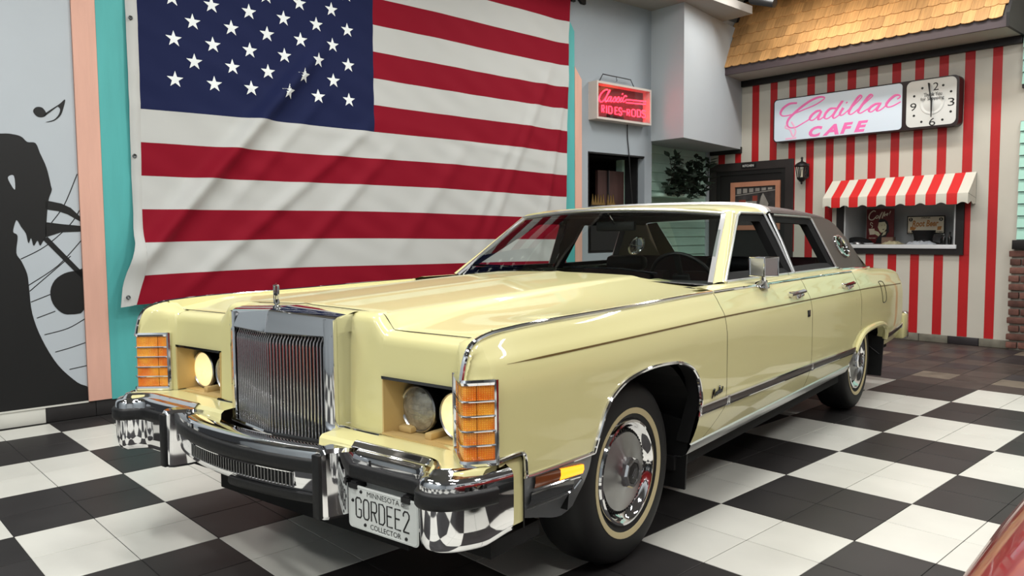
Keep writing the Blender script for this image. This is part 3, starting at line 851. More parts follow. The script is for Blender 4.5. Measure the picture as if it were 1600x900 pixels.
# ------------------------------------------------------------------ leafy garland in the alcove
pl = empty('leafy_plant', IDM, (-3.9, 5.3, 1.70))
tag(pl, 'dark green leafy artificial plant in the corner alcove under the bulkhead', 'plant')
rnd = random.Random(5)
leaf = MB()
for sx in (-1, 1):
    leaf.add([(0, 0, 0), (0.02 * sx, 0.03, 0.004), (0.022 * sx, 0.06, 0.002), (0, 0.105, -0.006), (0, 0.05, -0.004)], [(0, 1, 4), (1, 2, 4), (2, 3, 4)])
leafm = leaf.mesh('leaf', 'leaf_green', angle=0)
stm = MB()
for k in range(22):
    t = k / 21
    y0 = 4.86 + 0.85 * t
    hz = 0.42 * (0.45 + 0.55 * abs(math.cos(t * PI * 1.05 + 0.25))) + rnd.uniform(-0.05, 0.05)
    ang = rnd.uniform(-0.5, 0.5)
    base = Vector((-3.88 + rnd.uniform(-0.03, 0.08), y0, 1.74))
    tip = base + Vector((rnd.uniform(-0.02, 0.12), math.sin(ang) * 0.2, hz))
    mid = (base + tip) / 2 + Vector((0.03, rnd.uniform(-0.05, 0.05), 0))
    path = [Vector(p) for p in smooth([tuple(base), tuple(mid), tuple(tip)], 4)]
    stm.tube(path, 0.004, 5)
    for i, p in enumerate(path):
        for sd in (-1, 1):
            o = link_mesh('leaf', leafm, pl, loc=p - ORG[pl.name])
            o.rotation_euler = (rnd.uniform(-0.5, 0.9), rnd.uniform(-0.8, 0.8), sd * rnd.uniform(0.6, 1.7) - PI / 2)
            sc = rnd.uniform(0.95, 1.5)
            o.scale = (sc, sc, sc)
stm.build('stems', 'stem_brown', pl)
MB().box(-4.143, -3.86, 4.82, 5.78, 1.70, 1.74, 0.004).build('planter', 'mint_siding', pl)

# ================================================================== cafe front
# ------------------------------------------------------------------ shingled eave
rf = empty('shingle_roof', MK, (-2.06, 0, 3.24))
tag(rf, 'mansard eave of scalloped cedar shingles above the striped wall', 'roof')
RA, RB, RD, RZ0 = -3.66, -0.462, 0.57, 3.335
sl = math.atan2(4.29 - RZ0, 0.55)
cs_, sn_ = math.cos(sl), math.sin(sl)
def roofp(s, a, out=0.0):
    """a metres up the slope from the fascia, out metres proud of it."""
    return (s, -(RD - a * cs_) - out * sn_, RZ0 + a * sn_ + out * cs_)
MB().box(RA, RB, -RD, -RD + 0.03, 3.238, RZ0 + 0.01).build('fascia', 'roof_fascia', rf)
MB().box(RA, RB, -RD + 0.03, -0.0, 3.242, 3.255).build('soffit', 'soffit_grey', rf, angle=0)
MB().hexa([roofp(RA, 0), roofp(RB, 0), roofp(RB, 1.1), roofp(RA, 1.1), roofp(RA, 0, -0.02), roofp(RB, 0, -0.02), roofp(RB, 1.1, -0.02), roofp(RA, 1.1, -0.02)]).build('deck', 'dark_brown', rf, angle=0)
g = MB()
g.poly([(-RD - 0.02, 3.232), (0.0, 3.232), (0.0, 4.3), (-0.02, 4.3), (-RD - 0.03, RZ0 + 0.03)], RB, RB + 0.028, 'yz')
g.build('rake_board', 'black_trim', rf, angle=0)
rnd = random.Random(11)
EX, SWI = 0.163, 0.1245
def shingle_mesh(wd):
    h, th = 0.25, 0.011
    prof = [(-wd / 2, 0.019), (-wd * 0.4, 0.009), (-wd * 0.2, 0.001), (wd * 0.2, 0.001), (wd * 0.4, 0.009), (wd / 2, 0.019), (wd / 2, h), (-wd / 2, h)]
    b = MB()
    n = len(prof)
    f = [(x, -th * (1.0 if y < 0.1 else 0.35), y) for x, y in prof]
    k = [(x, 0.0, y) for x, y in prof]
    b.add(f + k, [tuple(range(n))] + [(i, n + i, n + (i + 1) % n, (i + 1) % n) for i in range(n)])
    return b.mesh('shingle', 'shingle', angle=0)
sm = [shingle_mesh(SWI * 0.985), shingle_mesh(SWI * 0.992)]
rotx = -(PI / 2 - sl)
for r in range(6):
    n = 26
    for k in range(-1 if r % 2 else 0, n):
        s = RA + 0.05 + (k + 0.5 + (0.5 if r % 2 else 0)) * SWI
        if s > RB - 0.03: continue
        p = Vector(roofp(s, r * EX - 0.018, 0.010 + rnd.uniform(0, 0.003)))
        o = link_mesh('shingle', sm[k % 2], rf, loc=p - ORG[rf.name])
        o.rotation_euler = (rotx - 0.03, rnd.uniform(-0.015, 0.015), 0)

# ------------------------------------------------------------------ sign with clock
cg = empty('cafe_sign', MK, (-2.07, 0, 2.38))
tag(cg, 'long brown cased lit sign with pink cafe lettering and a square clock', 'sign')
def rrect(x0, x1, z0, z1, r, n=5):
    pts = []
    for cx, cz, a in ((x1 - r, z1 - r, 0), (x0 + r, z1 - r, PI / 2), (x0 + r, z0 + r, PI), (x1 - r, z0 + r, 1.5 * PI)):
        for k in range(n + 1):
            t = a + k / n * PI / 2
            pts.append((cx + r * math.cos(t), cz + r * math.sin(t)))
    return pts
MB().poly(rrect(-3.148, -1.003, 2.378, 2.918, 0.055), -0.145, -0.001).build('case', 'sign_case', cg)
MB().poly(rrect(-3.132, -1.585, 2.392, 2.905, 0.04), -0.149, -0.14).build('lit_panel', 'sign_white', cg)
clk = MB().poly(rrect(-1.538, -1.028, 2.400, 2.905, 0.06), -0.149, -0.14).build('clock_face', 'clock_white', cg)
for P in TR['cad']:
    Q = smooth(P, 6) if len(P) > 2 else P
    n = len(Q)
    R = []
    for i, p in enumerate(Q):
        a, c_ = Q[max(i - 1, 0)], Q[min(i + 1, n - 1)]
        dx, dz = c_[0] - a[0], c_[1] - a[1]
        L = math.hypot(dx, dz) + 1e-9
        R.append(0.008 + 0.009 * max(0, (-dz * 0.75 - dx * 0.5) / L))
    MB().tube([(a, -0.1495, c_) for a, c_ in Q], R, 6, flat=0.15, normal=(0, -1, 0)).build('script_stroke', 'pink_letters', cg)
for P in TR['emblem']:
    MB().tube([(a, -0.1495, c_) for a, c_ in smooth(P, 4)], 0.011, 6, flat=0.1, normal=(0, -1, 0)).build('emblem', 'pink_pale', cg)
for ch, x0, x1, dz in (('C', -2.675, -2.5, 0), ('A', -2.50, -2.30, 0.002), ('F', -2.285, -2.13, 0.004), ('E', -2.12, -1.955, 0.006)):
    text_wall(MB(), ch, x0, x1, 2.404 + dz, 2.532 + dz, -0.1497, 0.05, 0.3).build('letter', 'pink_letters', cg, angle=0, normals=False)
g = MB()
for body, x, z, h in (('12', -1.257, 2.82, 0.085), ('3', -1.078, 2.634, 0.085), ('6', -1.264, 2.441, 0.085), ('9', -1.464, 2.624, 0.085)):
    wd = 0.10 if len(body) == 2 else 0.066
    text_wall(MB(), body, x - wd / 2, x + wd / 2, z - h / 2, z + h / 2, -0.1497).build('numeral', 'ink_black', clk, angle=0, normals=False)
g = MB()
for x, z in ((-1.374, 2.818), (-1.162, 2.821), (-1.082, 2.745), (-1.08, 2.531), (-1.161, 2.453), (-1.375, 2.452), (-1.455, 2.527), (-1.457, 2.741)):
    g.poly([(x + 0.013 * math.cos(a * PI / 5), z + 0.013 * math.sin(a * PI / 5)) for a in range(10)], -0.1505, -0.148)
g.build('hour_dots', 'ink_black', clk, angle=0)
g = MB()
text_wall(g, 'Thank You', -1.352, -1.166, 2.718, 2.758, -0.166, 0.012)
text_wall(g, 'for Shopping', -1.385, -1.145, 2.668, 2.712, -0.166, 0.012)
g.build('print', 'ink_black', clk, angle=0, normals=False)
MB().lathe([(0.125, 0), (0.122, 0.005), (0.108, 0.007), (0.10, 0.004), (0.09, 0.004), (0.075, 0.012), (0.0, 0.014)], 32, Matrix.Translation((-1.27, -0.149, 2.645)) @ Matrix.Rotation(PI / 2, 4, 'X')).build('dial_boss', 'clock_white', clk)
MB().poly([(-1.276, 2.66), (-1.309, 2.862), (-1.292, 2.862), (-1.262, 2.66)], -0.184, -0.181).poly([(-1.278, 2.70), (-1.272, 2.49), (-1.262, 2.49), (-1.258, 2.70)], -0.18, -0.177).build('hands', 'ink_black', clk, angle=0)

# ------------------------------------------------------------------ kitchen door
d1 = empty('door_1', MK, (-3.54, 0, 0))
d1['kind'] = 'structure'
d1['label'] = 'dark framed kitchen door with a framed picture on it'
def frame(mb, x0, x1, z0, z1, wd, d0, d1_):
    mb.box(x0, x0 + wd, d0, d1_, z0, z1).box(x1 - wd, x1, d0, d1_, z0, z1).box(x0 + wd, x1 - wd, d0, d1_, z1 - wd, z1)
    return mb
frame(MB(), -4.15, -2.93, 0, 2.176, 0.105, -0.035, 0).build('frame', 'dark_brown', d1)
frame(MB(), -4.045, -3.035, 0, 2.071, 0.055, -0.025, 0).build('frame', 'black_trim', d1)
MB().box(-3.99, -3.09, -0.012, 0.0, 0.002, 2.016).build('leaf', 'black_trim', d1, angle=0)
MB().box(-3.655, -3.455, -0.042, -0.034, 2.10, 2.154).build('name_plate', 'ink_black', d1, angle=0)
text_wall(MB(), 'KITCHEN', -3.637, -3.475, 2.112, 2.142, -0.0425, 0.01).build('lettering', 'white_print', d1, angle=0, normals=False)
MB().box(-3.445, -3.437, -0.045, -0.034, 2.10, 2.165).build('hook', 'steel_wire', d1, angle=0)
MB().lathe([(0, 0.06), (0.02, 0.06), (0.028, 0.045), (0.025, 0.03), (0.01, 0.02), (0.012, 0)], 16, Matrix.Translation((-3.16, -0.012, 0.98)) @ Matrix.Rotation(PI / 2, 4, 'X')).build('handle', 'brushed_metal', d1)
pf = empty('framed_picture', MK, (-3.464, 0, 1.25))
tag(pf, 'tan wood framed picture of kitchen shelves hanging on the dark door', 'picture')
PX0, PX1, PZ0, PZ1 = -3.822, -3.106, 1.28, 1.915
frame(MB(), PX0, PX1, PZ0, PZ1, 0.062, -0.034, -0.012).box(PX0 + 0.062, PX1 - 0.062, -0.034, -0.012, PZ0, PZ0 + 0.062).build('frame', 'wood_pink', pf)
MB().box(PX0 + 0.06, PX1 - 0.06, -0.018, -0.012, PZ0 + 0.06, PZ1 - 0.06).build('print', 'photo_dark', pf, angle=0)
g = MB()
g.poly([(-3.755, 1.735), (-3.175, 1.79), (-3.175, 1.80), (-3.755, 1.745)], -0.0205, -0.018)
g.poly([(-3.42, 1.50), (-3.30, 1.52), (-3.27, 1.62), (-3.33, 1.73), (-3.35, 1.76), (-3.375, 1.72), (-3.40, 1.62)], -0.0205, -0.018)
g.poly([(-3.60, 1.55), (-3.44, 1.55), (-3.44, 1.66), (-3.60, 1.66)], -0.0205, -0.018)
for k in range(6): g.poly([(-3.73 + k * 0.09, 1.76 + k * 0.008), (-3.67 + k * 0.09, 1.765 + k * 0.008), (-3.67 + k * 0.09, 1.83), (-3.73 + k * 0.09, 1.83)], -0.0205, -0.018)
g.build('light_shapes', 'photo_light', pf, angle=0)
MB().poly([(-3.70, 1.56), (-3.60, 1.56), (-3.60, 1.68), (-3.70, 1.68)], -0.0208, -0.018).poly([(-3.50, 1.66), (-3.43, 1.66), (-3.43, 1.73), (-3.50, 1.73)], -0.0208, -0.018).build('red_shapes', 'photo_red', pf, angle=0)

# ------------------------------------------------------------------ wall lantern
wlm = empty('wall_lantern', MK, (-2.765, 0, 1.84))
tag(wlm, 'black carriage lantern mounted on the striped wall beside the dark door', 'lantern')
LM = Matrix.Translation((-2.765, -0.13, 0))
MB().lathe([(0, 2.178), (0.012, 2.172), (0.016, 2.158), (0.008, 2.146), (0.014, 2.138), (0.010, 2.126), (0.022, 2.118), (0.05, 2.105), (0.078, 2.082), (0.088, 2.066), (0.086, 2.058), (0.06, 2.056)], 24, LM).build('roof', 'lantern_black', wlm)
MB().lathe([(0.052, 1.925), (0.058, 1.918), (0.05, 1.90), (0.034, 1.885), (0.03, 1.875), (0.012, 1.868), (0.014, 1.852), (0.008, 1.84), (0, 1.838)], 24, LM).build('base', 'lantern_black', wlm)
g = MB()
for k in range(6):
    a = k * PI / 3 + 0.3
    g.tube([LM @ Vector((0.074 * math.cos(a), 0.074 * math.sin(a), 2.06)), LM @ Vector((0.052 * math.cos(a), 0.052 * math.sin(a), 1.92))], 0.006, 6)
g.build('cage', 'lantern_black', wlm)
MB().lathe([(0.070, 2.058), (0.048, 1.922)], 6, LM).build('glass', 'clear_glass', wlm, angle=0)
MB().lathe([(0, 2.03), (0.012, 2.02), (0.013, 1.95), (0.02, 1.925)], 12, LM).build('candle_bulb', 'poster_cream', wlm)
MB().box(-2.80, -2.73, -0.018, 0, 1.93, 2.10, 0.006).tube(smooth([(-2.765, -0.01, 1.96), (-2.72, -0.06, 1.93), (-2.735, -0.11, 1.905), (-2.765, -0.13, 1.90)], 5), 0.009, 8).build('bracket', 'lantern_black', wlm)

# ------------------------------------------------------------------ serving window
w1 = empty('window_1', MK, (-1.65, 0, 0.98))
w1['kind'] = 'structure'
w1['label'] = 'dark framed serving hatch with a white counter under the awning'
g = MB()
g.box(-2.362, -2.268, -0.03, 0, 0.985, 1.80).box(-1.037, -0.955, -0.03, 0, 0.985, 1.80).box(-2.268, -1.037, -0.03, 0, 1.72, 1.80).box(-2.268, -1.037, -0.03, 0, 0.985, 1.05)
g.build('frame', 'black_trim', w1, angle=0)
g = MB()
g.box(-2.362, -2.268, 0.05, 0.66, 1.0, 1.78).box(-1.035, -0.95, 0.05, 0.66, 1.0, 1.78).box(-2.268, -1.035, 0.05, 0.66, 1.73, 1.78).box(-2.36, -0.95, 0.60, 0.66, 1.0, 1.78)
g.box(-2.268, -2.25, -0.028, 0.05, 1.096, 1.73).box(-1.053, -1.035, -0.028, 0.05, 1.096, 1.73)
g.build('niche', 'niche_white', w1, angle=0)
MB().box(-2.29, -1.02, -0.05, 0.60, 1.052, 1.096, 0.004).build('counter', 'counter_white', w1)

aw = empty('awning', MK, (-1.642, 0, 1.53))
tag(aw, 'small red and white striped canvas awning with scalloped valance over the hatch', 'awning')
AX0, AX1, AD = -2.432, -0.852, 0.25
for k in range(15):
    a, b_ = AX0 + (AX1 - AX0) * k / 15, AX0 + (AX1 - AX0) * (k + 1) / 15
    red = k % 2 == 1
    rows = []
    for s in lins(a, b_, 9):
        t = (s - a) / (b_ - a)
        zb = 1.533 + (0.022 * math.sin(PI * t) if not red else -0.002 * math.sin(PI * t))
        zt = 1.862 + 0.018 * (s - AX0) / (AX1 - AX0)
        rows.append([(s, -0.004, zt), (s, -AD * 0.5, (zt + 1.65) / 2 - 0.004), (s, -AD, 1.65), (s, -AD - 0.006, 1.60), (s, -AD - 0.003, zb), (s, -AD + 0.001, zb), (s, -AD + 0.002, 1.645), (s, -0.002, zt - 0.012)])
    MB().grid(rows).build('stripe', 'canvas_red' if red else 'canvas_white', aw, angle=40)
for s in (AX0, AX1):
    MB().add([(s, -0.004, 1.87 if s > -1 else 1.86), (s, -AD, 1.65), (s, -AD, 1.533), (s, -0.15, 1.565), (s, -0.10, 1.535), (s, -0.004, 1.54)], [(0, 1, 2, 3, 4, 5)]).build('side_panel', 'canvas_white', aw, angle=0, normals=False)
g = MB().tube([(AX0, -AD + 0.008, 1.646), (AX1, -AD + 0.008, 1.646)], 0.006, 6)
g.tube([(AX1 - 0.004, -0.004, 1.55), (AX1 - 0.004, -0.004, 1.865)], 0.005, 6).tube([(AX1 - 0.004, -0.004, 1.60), (AX1 - 0.004, -AD + 0.006, 1.646)], 0.005, 6)
g.build('frame_rod', 'steel_wire', aw)

# posters standing in the niche (their plane is 0.35 m behind the wall face)
DP = 0.352
cp = empty('coffee_poster', MK, (-1.99, DP + 0.02, 1.098))
tag(cp, 'maroon coffee poster with a dark haired woman holding a cup, on the hatch counter', 'poster')
MB().box(-2.157, -1.833, DP, DP + 0.012, 1.099, 1.521).build('board', 'poster_maroon', cp, angle=0)
for P in TR['coffee']:
    MB().tube([(a, DP - 0.0005, c_) for a, c_ in (smooth(P, 4) if len(P) > 2 else P)], 0.0065 if P is TR['coffee'][0] else 0.005, 6, flat=0.12, normal=(0, -1, 0)).build('script_stroke', 'poster_cream', cp)
MB().poly(TR['hair'][0], DP - 0.001, DP).build('hair', 'ink_black', cp, angle=0)
fc = MB().poly(TR['face'][0], DP - 0.0018, DP).poly(TR['cup'][2], DP - 0.0018, DP).build('face', 'skin_print', cp, angle=0)
fx, fz = TR['face'][0][0][0] + 0.042, TR['face'][0][0][1] - 0.035
MB().poly([(fx - 0.016, fz), (fx, fz + 0.004), (fx, fz - 0.003)], DP - 0.0022, DP).poly([(fx + 0.016, fz + 0.002), (fx + 0.034, fz + 0.006), (fx + 0.034, fz - 0.001)], DP - 0.0022, DP).poly([(fx - 0.002, fz - 0.05), (fx + 0.03, fz - 0.042), (fx + 0.014, fz - 0.058)], DP - 0.0022, DP).build('features', 'ink_black', fc, angle=0)
MB().poly(TR['cup'][0], DP - 0.0016, DP).build('cup', 'poster_cream', cp, angle=0)
MB().poly(TR['cup'][1], DP - 0.0015, DP).build('hand', 'skin_print', cp, angle=0)
MB().tube([(a, DP - 0.0005, c_) for a, c_ in smooth(TR['steam'][0], 4)], 0.004, 6, flat=0.12, normal=(0, -1, 0)).build('steam', 'poster_cream', cp)
text_wall(MB(), 'hot now', -2.125, -2.045, 1.16, 1.178, DP - 0.0012, 0.01, 0.2).build('lettering', 'poster_cream', cp, angle=0, normals=False)

rp = empty('drink_poster', MK, (-1.475, DP + 0.02, 1.21))
tag(rp, 'cream and orange drink sign with a black border, at the back of the hatch', 'poster')
rx0, rx1, rz0, rz1 = -1.683, -1.268, 1.214, 1.426
MB().box(rx0, rx1, DP, DP + 0.01, rz0, rz1).build('border', 'ink_black', rp, angle=0)
MB().box(rx0 + 0.012, rx1 - 0.012, DP - 0.002, DP + 0.004, rz0 + 0.012, rz1 - 0.012).build('board', 'poster_cream', rp, angle=0)
g = MB()
for x in (rx0 + 0.042, rx1 - 0.042):
    g.poly([(x + 0.022 * math.cos(a * PI / 8), 1.384 + 0.022 * math.sin(a * PI / 8)) for a in range(16)], DP - 0.0035, DP)
text_wall(g, 'DRINK', -1.525, -1.42, 1.393, 1.411, DP - 0.0025, 0.02, 0.2)
text_wall(g, 'A NICKEL', -1.668, -1.53, 1.228, 1.244, DP - 0.0025, 0.02)
text_wall(g, 'AT A TIME', -1.43, -1.285, 1.228, 1.244, DP - 0.0025, 0.02)
g.build('black_print', 'ink_black', rp, angle=0, normals=False)
g = MB()
for x in (rx0 + 0.042, rx1 - 0.042): text_wall(g, '5', x - 0.008, x + 0.008, 1.372, 1.397, DP - 0.004, 0.01)
g.build('numeral', 'poster_cream', rp, angle=0, normals=False)
text_wall(MB(), 'Root Beer', -1.625, -1.335, 1.30, 1.375, DP - 0.003, 0.03, 0.25, 0.02).poly([(-1.648, 1.262), (-1.60, 1.258), (-1.575, 1.29), (-1.645, 1.30)], DP - 0.003, DP).poly([(-1.345, 1.30), (-1.30, 1.305), (-1.31, 1.262), (-1.35, 1.258)], DP - 0.003, DP).build('orange_print', 'poster_orange', rp, angle=0, normals=False)

# things on the counter (top of the counter at 1.096)
CT = 1.097
ht = empty('black_hat', MK, (-1.455, 0.22, CT))
tag(ht, 'black flared top hat resting on its wide brim on the hatch counter', 'hat')
HM = Matrix.Translation((-1.445, 0.205, CT + 0.014))
MB().lathe([(0.0, 0.145), (0.125, 0.15), (0.128, 0.145), (0.108, 0.10), (0.096, 0.05), (0.095, 0.012)], 32, HM @ Matrix.Scale(0.98, 4)).build('crown', 'black_felt', ht)
MB().lathe([(0.09, 0.012), (0.13, 0.0), (0.185, -0.012), (0.19, -0.006), (0.13, 0.010), (0.09, 0.02)], 36, HM @ Matrix.Diagonal((1, 0.75, 1, 1))).build('brim', 'black_felt', ht)
MB().lathe([(0.0975, 0.014), (0.0975, 0.042)], 32, HM).build('hat_band', 'ink_black', ht)
g = MB()
rn = random.Random(3)
def crumple(name, m, x0, x1, y0, y1, h, lbl, cat, seed):
    rn = random.Random(seed)
    nx, ny = 14, 8
    P = []
    for i in range(nx):
        r = []
        for j in range(ny):
            u, v = i / (nx - 1), j / (ny - 1)
            e = math.sin(PI * u) ** 0.6 * math.sin(PI * v) ** 0.6
            r.append((x0 + (x1 - x0) * u, y0 + (y1 - y0) * v + rn.uniform(-0.01, 0.01), CT + h * e * rn.uniform(0.45, 1.0)))
        P.append(r)
    b = MB().grid(P)
    b.add([P[0][0], P[-1][0], P[-1][-1], P[0][-1]], [(0, 1, 2, 3)])
    o = b.build(name, m, None, MK, 20, ((x0 + x1) / 2, (y0 + y1) / 2, CT))
    tag(o, lbl, cat)
crumple('paper_bundle', 'paper_cream', -1.875, -1.65, 0.06, 0.22, 0.05, 'crumpled cream paper on the hatch counter beside the cardboard box', 'paper', 4)
crumple('plastic_bag', 'plastic_clear', -1.56, -1.235, -0.04, 0.045, 0.055, 'crumpled clear plastic bag in front of the black hat on the hatch counter', 'bag', 8)
tag(MB().box(-1.93, -1.80, 0.24, 0.33, CT, CT + 0.082, 0.003).build('cardboard_box', 'cardboard', None, MK, 30, (-1.865, 0.285, CT)), 'small brown cardboard box in front of the maroon poster', 'box')
g = MB()
rows = []
for t in lins(0, PI, 17):
    x = -2.20 - 0.17 * math.cos(t)
    rows.append([(x, 0.12 + yy, CT + zz * math.sin(t) ** 0.8 + (0.0 if k else 0.0)) for k, (yy, zz) in enumerate(((0, 0.0), (0.0, 0.075), (0.06, 0.085), (0.12, 0.07), (0.12, 0.0)))])
g.grid(rows, cv=True)
tag(g.build('black_bag', 'black_felt', None, MK, 40, (-2.2, 0.18, CT)), 'low black rounded bag at the left end of the hatch counter', 'bag')
for x, lb in ((-2.235, 'white paper plate in front of the black bag, nearer the hatch frame'), (-1.99, 'white paper plate on the counter below the maroon poster')):
    tag(MB().lathe([(0.0, 0.004), (0.035, 0.004), (0.055, 0.014), (0.058, 0.012), (0.04, 0.0), (0.0, 0.0)], 24, Matrix.Translation((x, 0.03, CT))).build('paper_plate', 'counter_white', None, MK, 40, (x, 0.03, CT)), lb, 'plate', 'paper plates on the counter')
tag(MB().lathe([(0.0, 0.03), (0.05, 0.026), (0.062, 0.006), (0.062, 0.0), (0.0, 0.0)], 20, Matrix.Translation((-2.12, 0.035, CT))).build('dish_lid', 'brushed_metal', None, MK, 40, (-2.12, 0.035, CT)), 'small grey metal dish cover on the counter before the black bag', 'dish')
for k, (x, y, h, lb) in enumerate(((-1.215, 0.12, 0.105, 'short dark bottle nearest the plastic bag at the right end of the counter'), (-1.18, 0.06, 0.12, 'slim dark bottle in the middle of the three at the end of the counter'), (-1.13, 0.10, 0.14, 'tallest dark bottle at the right end of the hatch counter'))):
    bt = empty('sauce_bottle', MK, (x, y, CT))
    tag(bt, lb, 'bottle', 'bottles at the end of the counter')
    LMx = Matrix.Translation((x, y, CT))
    MB().lathe([(0, 0), (0.019, 0), (0.021, 0.004), (0.021, h * 0.55), (0.008, h * 0.75), (0.008, h * 0.9)], 16, LMx).build('body', 'bottle_dark', bt)
    MB().lathe([(0.010, h * 0.88), (0.010, h), (0, h)], 12, LMx).build('cap', 'brushed_metal' if k == 1 else 'ink_black', bt)

# ------------------------------------------------------------------ brick base and mint shutters right of the striped wall
bw = tag(MB().box(-0.484, 1.2, -0.045, 0.0, 0, 1.05).build('wall_brick', 'mortar', None, MK, 0), 'rough red brick base at the right end of the striped wall', None, None, 'structure')
rnd = random.Random(21)
bm_ = [MB().box(-0.1, 0.1, -0.03, 0.02, -0.031, 0.031, 0.007).mesh('brick', 'brick_red', angle=30), MB().box(-0.048, 0.048, -0.03, 0.02, -0.031, 0.031, 0.007).mesh('brick', 'brick_red', angle=30)]
for r in range(12):
    z = 0.052 + r * 0.0868
    x = -0.50 + rnd.uniform(-0.006, 0.012)
    half = r % 2 == 0
    for k in range(4):
        wd = 0.096 if (half and k == 0) else 0.2
        if x > 0.4: break
        o = link_mesh('brick', bm_[1 if wd < 0.15 else 0], bw, loc=(x + wd / 2, -0.05 - rnd.uniform(0, 0.012), z))
        o.rotation_euler = (0, rnd.uniform(-0.02, 0.02), rnd.uniform(-0.03, 0.03))
        x += wd + 0.012
tag(MB().box(-0.475, 1.2, -0.10, 0.0, 1.053, 1.148, 0.004).build('trim_11', 'black_trim', None, MK), 'black sill ledge on top of the brick base', None, None, 'structure')
def shutter(z0, z1, lbl, org):
    t = empty('wall_siding', MK, (-0.2, 0, z0))
    t['kind'] = 'structure'
    t['label'] = lbl
    MB().box(-0.455, 0.9, -0.02, 0.0, z0, z1).build('backing', 'black_trim', t, angle=0)
    z = z0 + 0.004
    while z < z1 - 0.05:
        zz = min(z + 0.118, z1 - 0.004)
        MB().hexa([(-0.452, -0.045, z), (0.9, -0.045, z), (0.9, -0.024, zz), (-0.452, -0.024, zz), (-0.452, -0.015, z), (0.9, -0.015, z), (0.9, -0.015, zz), (-0.452, -0.015, zz)]).build('siding_board', 'mint_bright', t, angle=0)
        z += 0.124
shutter(1.15, 2.372, 'mint green lap siding above the black sill and brick base', 0)
shutter(2.74, 3.24, 'mint green lap siding high up at the end of the dark beam', 0)
tag(MB().box(-0.45, 0.9, -0.04, 0.0, 2.706, 2.738).build('trim_12', 'black_trim', None, MK), 'thin black ledge under the upper mint siding', None, None, 'structure')

area('spot_lamp_light', (-2.2, 4.75, 4.0), 0.12, 0.12, 9, (1, 0.75, 0.42), (-1.3, 5.95, 3.6))
# black spotlight under the soffit
sp = empty('spot_lamp', IDM, (-2.76, 5.3, 3.885))
tag(sp, 'black cylinder spot lamp hanging in front of the shingles', 'lamp')
SM = Matrix.Translation((-2.64, 5.3, 3.85)) @ Vector((-0.5, 0, 0.17)).to_track_quat('Z', 'Y').to_matrix().to_4x4()
MB().lathe([(0, 0.002), (0.042, 0.0), (0.05, 0.004), (0.05, 0.30), (0.035, 0.33), (0, 0.33)], 24, SM).build('barrel', 'lantern_black', sp)
MB().tube([(-2.85, 5.3, 3.95), (-2.85, 5.3, 4.349)], 0.012, 8).build('stem', 'lantern_black', sp)

# ------------------------------------------------------------------ ceiling fixtures holding the lamps, the added fill pair included
for k, (x, y) in enumerate(LAMPS):
    MB().box(x - 0.62, x + 0.62, y - 0.16, y + 0.16, 4.17, 4.35, 0.01).build('lamp_housing', 'fixture_white', CEIL)

# ------------------------------------------------------------------ cream shop front on the far wall, behind the camera
sf = empty('window_3', IDM, (5.2, 1.6, 0))
sf['kind'] = 'structure'
sf['label'] = 'white framed dark windows along the far wall'
for yy in (-2.6, -0.4, 1.8, 4.0):
    MB().box(5.16, 5.25, yy - 0.85, yy + 0.85, 1.0, 2.6).build('window_pane', 'dark_room', sf, angle=0)
    g = MB()
    for a in (-0.85, 0, 0.8): g.box(5.12, 5.2, yy + a, yy + a + 0.07, 0.98, 2.65)
    for z in (0.95, 1.75, 2.58): g.box(5.12, 5.2, yy - 0.87, yy + 0.87, z, z + 0.07)
    g.build('window_frame', 'counter_white', sf, angle=0)

# ================================================================== the sedan; x forward, y to its left, z up, origin under the front axle
MC = Matrix(((0.15399, 0.98807, 0, -0.79851), (-0.98807, 0.15399, 0, -0.96742), (0, 0, 1, 0), (0, 0, 0, 1)))
car = empty('sedan_car', MC, (0, 0, 0))
tag(car, 'long pale yellow vintage sedan with brown vinyl roof and chrome grille on the checkered floor', 'car')
def cp_(name, mb, m, parent=None, angle=35, normals=True, label=None):
    o = mb.build(name, m, parent or car, None, angle, None, normals)
    if label: o['label'] = label
    return o

def zp(x): return pinterp(x, [-4.5, -3, -1.6, -.5, .8], [.826, .866, .879, .888, .884])
def yc(x): return pinterp(x, [-4.5, -3.8, -3, .5, .75, .90, .95], [.90, .925, .935, .94, .935, .924, .922])
def zc(x): return pinterp(x, [-4.5, -4.42, -4.2, -3.6, -3.2, -2.0, -.75, .2, .57, .80, .86, .905, .93, .946], [.90, .925, .938, .962, .985, .990, .992, .983, .981, .972, .963, .945, .90, .845])
def ym(x): return pinterp(x, [-4.5, -4, -3, 0, .5, .757, .86, .946], [.955, .985, 1.008, 1.012, 1.006, .998, .986, .932])
def Y(x, z):
    t, p, m_, c_ = zc(x), zp(x), ym(x), yc(x)
    if t < p + .05: p = t - .05
    return pinterp(z, [.30, .37, .43, .50, .60, p - .09, p, (p + t) / 2, t - .018, t], [m_ - .075, m_ - .047, m_ - .022, m_ - .005, m_, m_, m_ - .012, (m_ - .012) * .55 + c_ * .45, c_ + .014, c_])
ARF = [(-.4355, .56), (-.425, .61), (-.405, .658), (-.37, .695), (-.336, .718), (-.27, .742), (-.206, .754), (-.10, .762), (-.008, .764), (.08, .759), (.17, .746), (.235, .724), (.285, .696), (.325, .655), (.355, .602), (.374, .57), (.39, .535)]
ARR = [(-3.749, .44), (-3.735, .49), (-3.70, .53), (-3.64, .555), (-3.56, .569), (-3.45, .576), (-3.336, .578), (-3.20, .575), (-3.10, .569), (-3.02, .557), (-2.96, .538), (-2.91, .512), (-2.87, .485), (-2.843, .455)]
def archf(x): return pinterp(x, [p[0] for p in ARF], [p[1] for p in ARF])
def archr(x): return pinterp(x, [p[0] for p in ARR], [p[1] for p in ARR])

